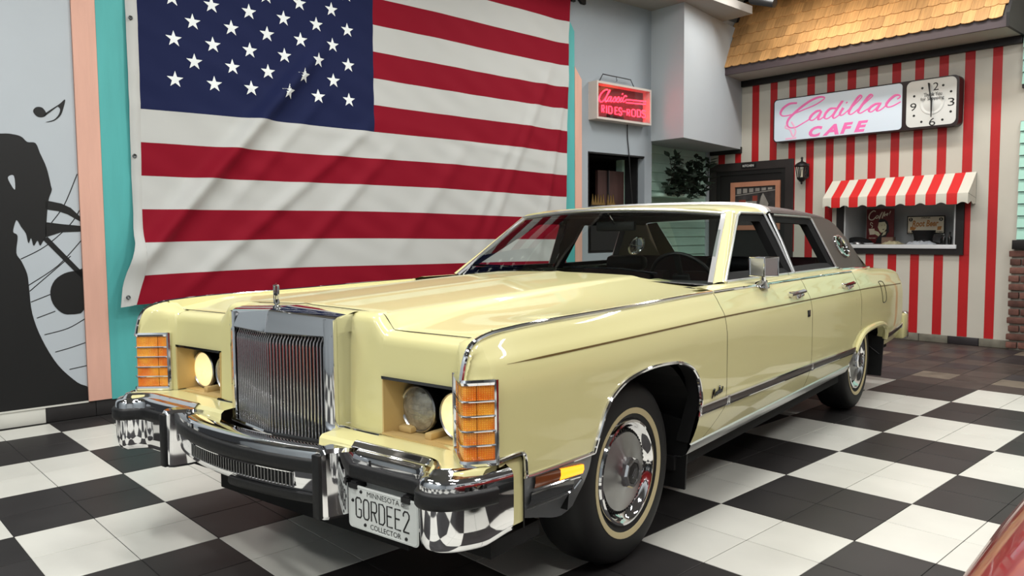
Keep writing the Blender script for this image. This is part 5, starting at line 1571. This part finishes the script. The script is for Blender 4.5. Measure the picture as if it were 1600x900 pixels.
    cpil = cp_('c_pillar', fin(b), 'vinyl_roof', angle=40)
    b = MB().tube([(p[0], ycp(*p) + .004, p[1]) for p in [oval(2 * PI * k / 40, 1.03) for k in range(40)]], .011, 8, closed=True)
    cp_('opera_trim', fin(b), 'chrome', cpil)
    b = MB().add([(p[0], ycp(*p) - .006, p[1]) for p in [oval(2 * PI * k / 40) for k in range(40)]], [tuple(range(40))])
    cp_('opera_glass', fin(b), 'car_glass', cpil, angle=0)
    b = MB().tube([(OC[0] + .004, ycp(*OC) - .002, OC[1] + .062), (OC[0] - .004, ycp(*OC) - .002, OC[1] - .062)], .004, 6).tube([(OC[0] + .11, ycp(OC[0] + .11, OC[1]) - .002, OC[1] + .01), (OC[0] - .11, ycp(OC[0] - .11, OC[1]) - .002, OC[1] - .012)], .003, 6)
    cp_('opera_bar', fin(b), 'chrome', cpil)
    b = MB().tube([(-2.86, .90, 1.004), (-3.0, .90, 1.0), (-3.3, .895, .992), (-3.70, .87, .986)], .010, 8)
    cp_('vinyl_trim', fin(b), 'chrome', cpil)
    # rear bumper end
    b = MB().box(-4.50, -4.66, .86, .965, .36, .565, .02)
    cp_('rear_filler', fin(b), 'yellow_paint')
    b = MB().box(-4.66, -4.74, .80, .955, .34, .575, .018).box(-4.66, -4.74, 0.0, .82, .38, .54, .018)
    rb_ = cp_('rear_bumper', fin(b), 'chrome')
    cp_('rubber_strip', fin(MB().box(-4.735, -4.755, .02, .90, .46, .50, .004)), 'black_rubber', rb_)
    # rear lamp
    cp_('tail_lamp', fin(MB().box(-4.468, -4.49, .80, .925, .60, .84, .008)), 'maroon_trim')

# ------------------------------------------------------------------ hood
def hz(x, y):
    a = abs(y)
    zc0 = pinterp(x, [-.95, -.5, 0, .5, .84], [1.056, 1.047, 1.031, 1.013, 1.000])
    zo = pinterp(x, [-.95, -.5, 0, .4, .70, .84], [1.044, 1.031, 1.008, .983, .951, .934])
    ze = zc(min(x, .80)) - .004 - .026 * sst(.45, .80, x)
    w_ = .432
    plate_ = zc0 - .010 * (a / w_) ** 2 + .004 * math.exp(-(y / .03) ** 2)
    t = min(max((a - w_) / (.915 - w_), 0), 1)
    out = zo + (ze - zo) * t - (.012 * (1 - .4 * sst(.3, -.9, x)) - .011 * sst(.35, .75, x)) * math.sin(PI * t)
    s_ = sst(w_ - .012, w_ + .052, a)
    return plate_ + (out - plate_) * s_
def hx_front(y):
    a = abs(y)
    return pinterp(a, [0, .30, .418, .45, .482, .80, .86, .916], [.762, .766, .772, .772, .774, .778, .779, .782])
ys = sorted(set([round(v, 4) for v in lins(-.916, .916, 45) + [s_ * q_ for s_ in (1, -1) for q_ in (.42, .428, .436, .444, .452, .46, .468, .476, .484, .492)]]))
P = []
for t in [0, .008, .02, .04] + lins(.07, 1, 34):
    row = []
    for y in ys:
        x0, x1 = hx_front(y), -.955 + .09 * (1 - (abs(y) / .916) ** 2)
        x = x0 + (x1 - x0) * t
        row.append((x, y, hz(x, y) - .005 * max(0, 1 - t / .012)))
    P.append(row)
hood = cp_('hood', MB().grid(P), 'yellow_paint', angle=50, normals=True)
# dark joint below the hood line
b = MB().grid([[(hx_front(y) + .008, y, hz(hx_front(y), y) - .018), (hx_front(y) - .03, y, hz(hx_front(y), y) - .018)] for y in ys])
cp_('hood_joint', b, 'flat_black', angle=0)
cp_('hood_seam', MB().tube([(hx_front(y) + .002, y, max(hz(hx_front(y), y), .9425 if abs(y) > .46 else 0) + .0012) for y in ys if abs(y) < .87], .0015, 5), 'ink_black')
b = MB().grid([[(x, s_ * (yc(x) - .022), zc(x) - .03), (x, s_ * .80, zc(x) - .035)] for x in lins(-.95, .80, 8)] if False else [[(x, -.91, .95), (x, .91, .95)] for x in (-.95, .70)])
cp_('engine_cover', b, 'flat_black', angle=0)
# cowl
cp_('cowl_grille', MB().grid([[(-.80 - .10 * (abs(y) / .85) ** 2, y, 1.035 - .03 * (abs(y) / .85) ** 2), (-1.06 - .03 * (abs(y) / .85) ** 2, y, 1.022 - .02 * (abs(y) / .85) ** 2)] for y in lins(-.85, .85, 15)]), 'black_rubber')
for s_ in (1, -1):
    cp_('cowl_panel', MB().grid([[(-.90 + .08 * 0, s_ * y, hz(-.90, y) - .003), (-.96, s_ * y, hz(-.95, y) - .002), (-1.01, s_ * y, hz(-.95, y) - .004 - .006 * (y > .8)), (-1.06, s_ * y, hz(-.95, y) - .012)] for y in lins(.52, .90, 12)]), 'yellow_paint')
# wipers
for y0 in (.55, -.15):
    cp_('wiper', MB().tube([(-.93, y0, 1.055), (-1.0, y0 - .25, 1.07), (-1.0, y0 - .55, 1.072)], .006, 6), 'dark_chrome')

# ------------------------------------------------------------------ windshield, roof
def wsp(u, v):
    """u across -1..1, v up 0..1"""
    bx, by, bz = -.99 + .13 * (1 - u * u), .812 * u, 1.010 + .020 * (1 - u * u)
    tx, ty, tz = -1.462 + .085 * (1 - u * u), .675 * u, 1.354 + .034 * (1 - u * u)
    return (bx + (tx - bx) * v + .012 * math.sin(PI * v), by + (ty - by) * v, bz + (tz - bz) * v + .012 * math.sin(PI * v))
cp_('windshield', MB().grid([[wsp(u, v) for v in lins(0, 1, 12)] for u in lins(-1, 1, 25)]), 'car_glass')
cp_('windshield_trim', MB().tube([Vector(wsp(u, 1)) + Vector((0, 0, .004)) for u in lins(-1, 1, 25)], .010, 8), 'satin_trim')
def rz(x, y):
    a = abs(y)
    base = pinterp(x, [-3.15, -2.95, -2.4, -1.95, -1.6, -1.42, -1.36], [1.372, 1.398, 1.426, 1.432, 1.416, 1.395, 1.388])
    ed = pinterp(x, [-3.15, -2.6, -2.0, -1.55, -1.46], [1.335, 1.352, 1.362, 1.354, 1.350])
    return ed + (base - ed) * pinterp(a / .712, [0, .45, .8, .92, .98, 1], [1, .955, .80, .58, .30, 0])
def ry(x): return pinterp(x, [-3.15, -2.9, -1.6, -1.46], [.715, .712, .708, .69])
vs_ = [1, .995, .985, .97, .95, .92, .88, .82, .72, .6, .45, .3, .15]
vs_ = [-v for v in vs_] + [0] + vs_[::-1]
P = [[tuple(Vector(wsp(v, 1)) + Vector((.002, 0, .002))) for v in vs_]]
for t in lins(0, 1, 22):
    row = []
    for v in vs_:
        x0 = -1.462 + .085 * (1 - v * v)
        x = x0 + (-2.012 - x0) * t
        yy = v * ry(x)
        row.append((x, yy, rz(x, yy / ry(x) * .712)))
    P.append(row)
cp_('roof_front', MB().grid(P), 'yellow_paint', angle=50)
P = []
for x in lins(-2.012, -3.10, 30):
    P.append([(x, v * (ry(x) + .008), rz(x, v * .712) + .006) for v in vs_])
P.append([(-3.16, v * .70, 1.335 + .02 * (1 - v * v)) for v in vs_])
cp_('vinyl_roof', MB().grid(P), 'vinyl_roof', angle=50)
cp_('coach_band', MB().sweep([(-2.012 + .0 * v, v * .722, rz(-2.012, v * .712) + .006 + (0 if abs(v) < 1 else -.004)) for v in vs_], [(-.019, -.002), (-.017, .008), (.017, .008), (.019, -.002)], (0, 0, 1)) if False else MB().grid([[(x, v * (.708 + o_), rz(-2.012, v * .712) + o_) for x, o_ in ((-1.986, .0), (-1.990, .014), (-2.034, .014), (-2.040, .004))] for v in vs_]), 'satin_trim')
cp_('headliner', MB().grid([[(x, v * .69, rz(x, v * .712) - .022) for v in vs_] for x in lins(-1.48, -3.1, 16)]), 'headliner')
# rear window and tail
cp_('rear_window', MB().grid([[(-3.14 - .62 * t + .04 * (1 - u * u) * t, u * (.60 + .08 * t), 1.338 - .345 * t + .012 * math.sin(PI * t)) for t in lins(0, 1, 10)] for u in lins(-1, 1, 13)]), 'car_glass')
for s_ in (1, -1):
    b = MB().grid([[(-3.14 - .62 * t, s_ * (.60 + .08 * t), 1.338 - .345 * t), (-3.20 - .53 * t, s_ * (.72 + .13 * t), 1.33 - .34 * t)] for t in lins(0, 1, 8)])
    cp_('sail_panel', b, 'vinyl_roof')
cp_('trunk_lid', MB().grid([[(x, y, .962 + .022 + (zc(x) - .962) + .010 * (1 - (y / .8) ** 2)) for y in lins(-.76, .76, 12)] for x in lins(-3.70, -4.46, 10)]), 'yellow_paint')
cp_('parcel_shelf', MB().box(-3.05, -3.75, -.75, .75, .93, .96), 'dark_leather', angle=0)

# ------------------------------------------------------------------ cabin
cp_('cabin_floor', MB().box(-.85, -3.2, -.78, .78, .30, .34), 'flat_black', angle=0)
cp_('firewall', MB().box(-.82, -.86, -.80, .80, .30, 1.0), 'flat_black', angle=0)
cp_('underbody', MB().box(.80, -.42, -.55, .55, .22, .30).box(-.42, -2.85, -.90, .90, .25, .31).box(-2.85, -4.40, -.55, .55, .24, .34).box(-4.0, -4.42, -.85, .85, .30, .38).box(.55, .80, -.9, .9, .28, .33), 'flat_black', angle=0)
b = MB()
b.grid([[(-1.02, y, 1.0), (-1.10, y, 1.012), (-1.22, y, 1.008), (-1.30, y, .985), (-1.32, y, .93), (-1.28, y, .75)] for y in lins(-.78, .78, 6)])
cp_('dashboard', b, 'dark_leather')
CWM = Matrix.Translation((-1.60, .37, .965)) @ Matrix.Rotation(math.radians(-62), 4, 'Y')
g = MB().tube([CWM @ Vector((.195 * math.cos(a), .195 * math.sin(a), 0)) for a in [2 * PI * k / 36 for k in range(36)]], .0115, 8, closed=True)
st = cp_('steering_wheel', g, 'dark_leather')
g = MB()
g.box(-.06, .06, -.05, .05, -.02, .015, .01).box(-.19, .19, -.018, .018, -.008, .006, .003)
g.xf(CWM)
g.tube([CWM @ Vector((0, 0, -.02)), (-1.30, .37, .82)], .03, 10)
cp_('steering_hub', g, 'dark_leather', st)
for y0, y1 in ((-.72, -.03), (.03, .72)):
    b = MB().box(-1.72, -2.22, y0, y1, .34, .58, .04)
    se = cp_('front_seat', b, 'maroon_trim')
    g = MB()
    rows = []
    for z in lins(.52, 1.0, 9):
        t = (z - .52) / .48
        xb = -2.12 - .14 * t
        th = .10 - .03 * t
        ins = .03 * t ** 3
        rows.append([(xb + th, y0 + ins, z), (xb + th + .02, (y0 + y1) / 2, z), (xb + th, y1 - ins, z), (xb - .03, y1 - ins, z), (xb - .04, (y0 + y1) / 2, z), (xb - .03, y0 + ins, z)])
    g.grid(rows, cv=True)
    g.add(rows[-1], [tuple(range(6))])
    cp_('seat_back', g, 'maroon_trim', se, angle=50)
    ymid = (y0 + y1) / 2
    cp_('headrest', MB().box(-2.21, -2.31, ymid - .15, ymid + .15, 1.0, 1.10, .035).tube([(-2.25, ymid - .06, .96), (-2.25, ymid - .06, 1.02)], .008, 6).tube([(-2.25, ymid + .06, .96), (-2.25, ymid + .06, 1.02)], .008, 6), 'dark_leather', se)
se = cp_('rear_seat', MB().box(-2.55, -3.05, -.74, .74, .34, .60, .05), 'maroon_trim')
cp_('seat_back', MB().hexa([(-2.86, -.74, .55), (-2.86, .74, .55), (-3.10, .74, .55), (-3.10, -.74, .55), (-2.98, -.70, 1.078), (-2.98, .70, 1.078), (-3.10, .70, 1.07), (-3.10, -.70, 1.07)]), 'maroon_trim', se, angle=30)
rm = cp_('rear_mirror', MB().box(-1.455, -1.49, -.13, .13, 1.268, 1.325, .012), 'black_rubber')
cp_('mirror_stem', MB().tube([(-1.455, 0, 1.31), (-1.40, 0, 1.352), (-1.385, 0, 1.368)], .007, 6), 'chrome', rm)
for s_ in (1, -1):
    cp_('sun_visor', MB().box(-1.50, -1.70, s_ * .08, s_ * .60, 1.352, 1.364, .004), 'headliner')

# ------------------------------------------------------------------ door mirror on the driver side
MPL = [(-1.235, .906), (-1.205, .991), (-1.30, 1.024), (-1.325, .918)]
MZ0, MZ1 = 1.040, 1.130
dm = cp_('door_mirror', MB().poly(MPL, MZ0, MZ1, 'xy'), 'satin_trim', angle=20)
for k in range(4):
    (xa, ya), (xb, yb) = MPL[k], MPL[(k + 1) % 4]
    b = MB().tube([(xa, ya, MZ0), (xb, yb, MZ0), (xb, yb, MZ1), (xa, ya, MZ1)], .005, 6, closed=True)
    cp_('mirror_edge', b, 'chrome', dm)
cp_('mirror_foot', MB().lathe([(.05, 0), (.046, .008), (.026, .02), (.020, .03)], 20, Matrix.Translation((-1.30, .945, zc(-1.3) - .004)) @ Matrix.Rotation(-.4, 4, 'X') @ Matrix.Diagonal((1.3, .7, 1, 1))).tube([(-1.30, .95, .998), (-1.285, .955, 1.02), (-1.265, .96, 1.045)], .015, 8), 'chrome', dm)

# ------------------------------------------------------------------ grille
def xs_(y): return .944 - .165 * abs(y)
def zs_(y): return 1.000 - .055 * abs(y)
b = MB()
yy = lins(-.30, 0, 9) + lins(0, .30, 9)[1:]
for yy in (lins(-.30, 0, 9), lins(0, .30, 9)): b.grid([[(xs_(y) - .045, y, .917), (xs_(y) - .004, y, .915), (xs_(y), y, .920), (xs_(y) - .012, y, zs_(y) - .016), (xs_(y) - .016, y, zs_(y) - .006), (xs_(y) - .026, y, zs_(y)), (.835, y, zs_(y) + .006), (.80, y, zs_(y) + .006)] for y in yy])
yy = lins(-.30, 0, 9) + lins(0, .30, 9)[1:]
for s_ in (1, -1):
    b.grid([[(xs_(.262) - .045, s_ * .262, z), (xs_(.262) - .003, s_ * .262, z), (xs_(.266), s_ * .266, z), (xs_(.296), s_ * .296, z), (xs_(.303) - .004, s_ * .303, z), (xs_(.305) - .014, s_ * .305, z), (.875, s_ * .304, z), (.868, s_ * .298, z), (.80, s_ * .292, z)] for z in [.556, .60, .70, .80, .90, .95, zs_(.3) - .008]])
for s_ in (1, -1):
    xe, ze_ = xs_(.30), zs_(.30)
    q_ = [(xe - .012, ze_ - .016), (xe - .016, ze_ - .006), (xe - .026, ze_), (.835, ze_ + .006), (.80, ze_ + .006), (.80, .93), (xe - .012, .93)]
    b.add([(x, s_ * .3005, z) for x, z in q_], [tuple(range(7))])
b.grid([[(xs_(y) - .045, y, .567), (xs_(y), y, .566), (xs_(y) + .004, y, .560), (xs_(y), y, .553), (xs_(y) - .06, y, .552)] for y in yy])
gs_ = cp_('grille_shell', b, 'chrome', angle=30)
cp_('centre_rib', MB().tube([(xs_(0) + .0005, 0, .920), (xs_(0) - .0115, 0, .984)], .0022, 6), 'chrome', gs_)
cp_('grille_backing', MB().grid([[(xs_(y) - .05, y, .56), (xs_(y) - .05, y, .925)] for y in (-.264, 0, .264)]), 'flat_black', gs_, angle=0)
b = MB().box(-.024, .0, -.0028, .0028, .566, .914, 0)
barm = MB()
barm.grid([[(-.013, -.0016, z), (-.004 - .014 * sst(.885, .915, z), -.0020, z), (.0 - .014 * sst(.885, .915, z), 0, z), (-.004 - .014 * sst(.885, .915, z), .0020, z), (-.013, .0016, z)] for z in (.566, .60, .75, .875, .893, .907, .916)])
barme = barm.mesh('grille_bar', 'bar_metal', angle=60)
for k in range(34):
    y = -.2535 + .507 * k / 33
    link_mesh('grille_bar', barme, gs_, loc=(xs_(y) - .008, y, 0))
# hood ornament: slim upright frame around a four pointed star
g = MB()
ox, oz = .893, 1.004
g.box(ox - .012, ox + .012, -.009, .009, oz - .006, oz + .006, .003).box(ox - .006, ox + .006, -.005, .005, oz, oz + .016, .002)
orn = cp_('hood_ornament', g, 'chrome')
g = MB()
for s_ in (-1, 1): g.box(ox - .004, ox + .004, s_ * .0135, s_ * .0105, oz + .012, oz + .078, .001)
g.box(ox - .004, ox + .004, -.0135, .0135, oz + .076, oz + .080, .001).box(ox - .004, ox + .004, -.0135, .0135, oz + .012, oz + .016, .001)
cp_('ornament_frame', g, 'chrome', orn)
g = MB().poly([(0, oz + .086), (.003, oz + .05), (.0125, oz + .046), (.003, oz + .042), (0, oz + .006), (-.003, oz + .042), (-.0125, oz + .046), (-.003, oz + .05)], ox - .003, ox + .003, 'yz')
cp_('ornament_star', g, 'chrome', orn, angle=0)

# ------------------------------------------------------------------ centre bumper
def cx_(y): return 1.026 + .066 * (1 - (y / .44) ** 2)
yy = lins(-.43, .43, 37)
b = MB().grid([[(cx_(y) - .14, y, .548), (cx_(y) - .13, y, .562), (cx_(y) - .10, y, .575), (cx_(y) - .05, y, .587), (cx_(y) - .015, y, .586), (cx_(y) - .003, y, .578), (cx_(y), y, .568), (cx_(y), y, .50), (cx_(y) - .002, y, .455), (cx_(y) - .008, y, .435), (cx_(y) - .018, y, .425), (cx_(y) - .06, y, .42)] for y in yy])
cb = cp_('bumper_centre', b, 'chrome', angle=50)
cp_('rubber_strip', MB().grid([[(cx_(y) - .002, y, .556), (cx_(y) + .010, y, .554), (cx_(y) + .014, y, .548), (cx_(y) + .0125, y, .538), (cx_(y) + .014, y, .531), (cx_(y) + .014, y, .517), (cx_(y) + .010, y, .511), (cx_(y) - .002, y, .509)] for y in yy]), 'black_rubber', cb, angle=50)
cp_('lower_grille', MB().grid([[(cx_(y) + .0005, y, .458), (cx_(y) + .0015, y, .461), (cx_(y) + .0015, y, .500), (cx_(y) + .0005, y, .503)] for y in lins(-.30, .30, 25)]), 'flat_black', cb)
cp_('slot_frame', MB().tube([(cx_(y) + .002, y, .457) for y in lins(-.302, .302, 21)] + [(cx_(y) + .002, y, .504) for y in lins(.302, -.302, 21)], .0035, 6, closed=True), 'chrome', cb)
lbm = MB().box(-.002, .005, -.0022, .0022, .459, .502).mesh('slot_bar', 'brushed_metal', angle=0)
for k in range(38):
    y = -.292 + .584 * k / 37
    link_mesh('slot_bar', lbm, cb, loc=(cx_(y) + .0015, y, 0))
cp_('lower_strip', MB().grid([[(cx_(y) - .004, y, .445), (cx_(y) + .008, y, .441), (cx_(y) + .010, y, .425), (cx_(y) + .002, y, .412), (cx_(y) - .03, y, .408)] for y in lins(-.01, .40, 20)]), 'black_rubber', cb, angle=50)

# ------------------------------------------------------------------ licence plate, ahead of the recess in the driver side wing
def pltf(p):
    """plate coordinates: a across (read left to right), h up, o out."""
    a, o_, h = p
    return Vector((1.004 + o_ * 1.0 - .00 * h, .502 + a, .358 + h))
PW_, PH_ = .302, .135
def pbuild(g, name, m, par=None, angle=0):
    g.v = [tuple(pltf(p)) for p in g.v]
    return cp_(name, g, m, par, angle)
g = MB().poly(rrect(0, PW_, 0, PH_, .014, 4), .0, .002)
lp_ = pbuild(g, 'licence_plate', 'plate_white')
lp_['label'] = 'white licence plate with black embossed letters'
rr_ = rrect(.005, PW_ - .005, .005, PH_ - .005, .011, 4)
pbuild(MB().tube([(a, .0024, h) for a, h in rr_], .0016, 5, closed=True, flat=.6, normal=(0, 1, 0)), 'plate_rim', 'plate_white', lp_, 40)
for k, ch in enumerate('GORDEE2'):
    g = MB()
    a0 = .034 + k * .0345
    for stk in GLYPH[ch]:
        g.tube([(a0 + x * .0235, .0024, .036 + y * .0305) for x, y in stk], .0028, 6, flat=.5, normal=(0, 1, 0))
    pbuild(g, 'plate_letter', 'ink_black', lp_, 40)
g = MB()
text_wall(g, 'MINNESOTA', .085, .225, .108, .124, .0026, 0)
g.v = [(a, abs(o_), h) for a, o_, h in g.v]
pbuild(g, 'plate_print', 'ink_black', lp_)
g = MB()
text_wall(g, 'COLLECTOR', .098, .230, .010, .026, .0026, .006)
g.v = [(a, abs(o_), h) for a, o_, h in g.v]
pbuild(g, 'plate_print', 'ink_black', lp_)
for a, h, m_ in ((.058, .118, 'ink_black'), (.238, .114, 'brushed_metal'), (.075, .018, 'ink_black'), (.252, .016, 'ink_black'), (.02, .085, 'ink_black')):
    g = MB().lathe([(0, .004), (.004, .0035), (.0058, .0)], 12, Matrix.Translation((a, .002, h)) @ Matrix.Rotation(-PI / 2, 4, 'X'))
    pbuild(g, 'plate_bolt', m_, lp_, 40)
for a in (.006, .235):
    pbuild(MB().box(a, a + .036, -.002, .006, PH_ - .012, PH_ + .004).box(a + .006, a + .030, -.02, .002, PH_ - .03, PH_ + .01), 'plate_bracket', 'black_rubber', lp_)

# ================================================================== red car beside the camera (only its nose corner shows)
MR = Matrix.Translation((2.552, -2.06, 0))
rc = empty('red_car', MR, (0, 0, 0))
tag(rc, 'glossy dark red car whose rounded nose shows at the lower right edge', 'car')
secs = []
for y, hw, zt, zb in ((-.40, .70, .60, .42), (-.385, .80, .68, .34), (-.34, .90, .755, .30), (-.25, .96, .80, .28), (-.05, 1.0, .835, .27), (.4, 1.02, .875, .27), (1.0, 1.03, .92, .27), (2.4, 1.03, .94, .27), (3.5, 1.0, .92, .28), (4.0, .94, .86, .32), (4.12, .80, .70, .40)):
    row = []
    for k in range(36):
        a = 2 * PI * k / 36
        ca, sa = math.cos(a), math.sin(a)
        e = .42
        row.append((hw * abs(ca) ** e * (1 if ca > 0 else -1), y, (zt + zb) / 2 + (zt - zb) / 2 * abs(sa) ** e * (1 if sa > 0 else -1)))
    secs.append(row)
b = MB().grid(secs, cv=True)
b.add(secs[0], [tuple(range(36))]).add(secs[-1], [tuple(range(36))])
b.build('body', 'red_car_paint', rc, angle=60)
b = MB()
csec = []
for y, hw, zt in ((1.0, .86, .90), (1.6, .72, 1.30), (2.3, .70, 1.36), (2.9, .70, 1.28), (3.5, .82, .90)):
    csec.append([(-hw, y, .88), (-hw * .98, y, zt - .05), (-hw * .8, y, zt), (0, y, zt + .02), (hw * .8, y, zt), (hw * .98, y, zt - .05), (hw, y, .88)])
b.grid(csec)
b.build('cabin', 'smoke_lens', rc, angle=50)
MB().box(-.72, .72, 1.7, 2.8, 1.30, 1.385, .03).build('roof', 'red_car_paint', rc)
for s_ in (-1, 1):
    for y in (.55, 3.2):
        WM = Matrix.Translation((s_ * .90, y, .33)) @ Matrix.Rotation(s_ * PI / 2, 4, 'Y')
        wh = MB().lathe([(.18, -.1), (.30, -.11), (.33, -.06), (.33, .06), (.30, .11), (.20, .105)], 40, WM).build('wheel', 'tire_rubber', rc)
        MB().lathe([(.20, .10), (.17, .09), (.05, .11), (0, .115)], 32, WM).build('wheel_cover', 'chrome', wh)
    MB().lathe([(.085, 0), (.08, .02), (.05, .035), (0, .04)], 24, Matrix.Translation((s_ * .55, -.40, .56)) @ Matrix.Rotation(PI / 2, 4, 'X')).build('headlamp', 'sealed_beam', rc)
MB().box(-.85, .85, -.50, -.40, .34, .46, .03).build('bumper', 'chrome', rc)
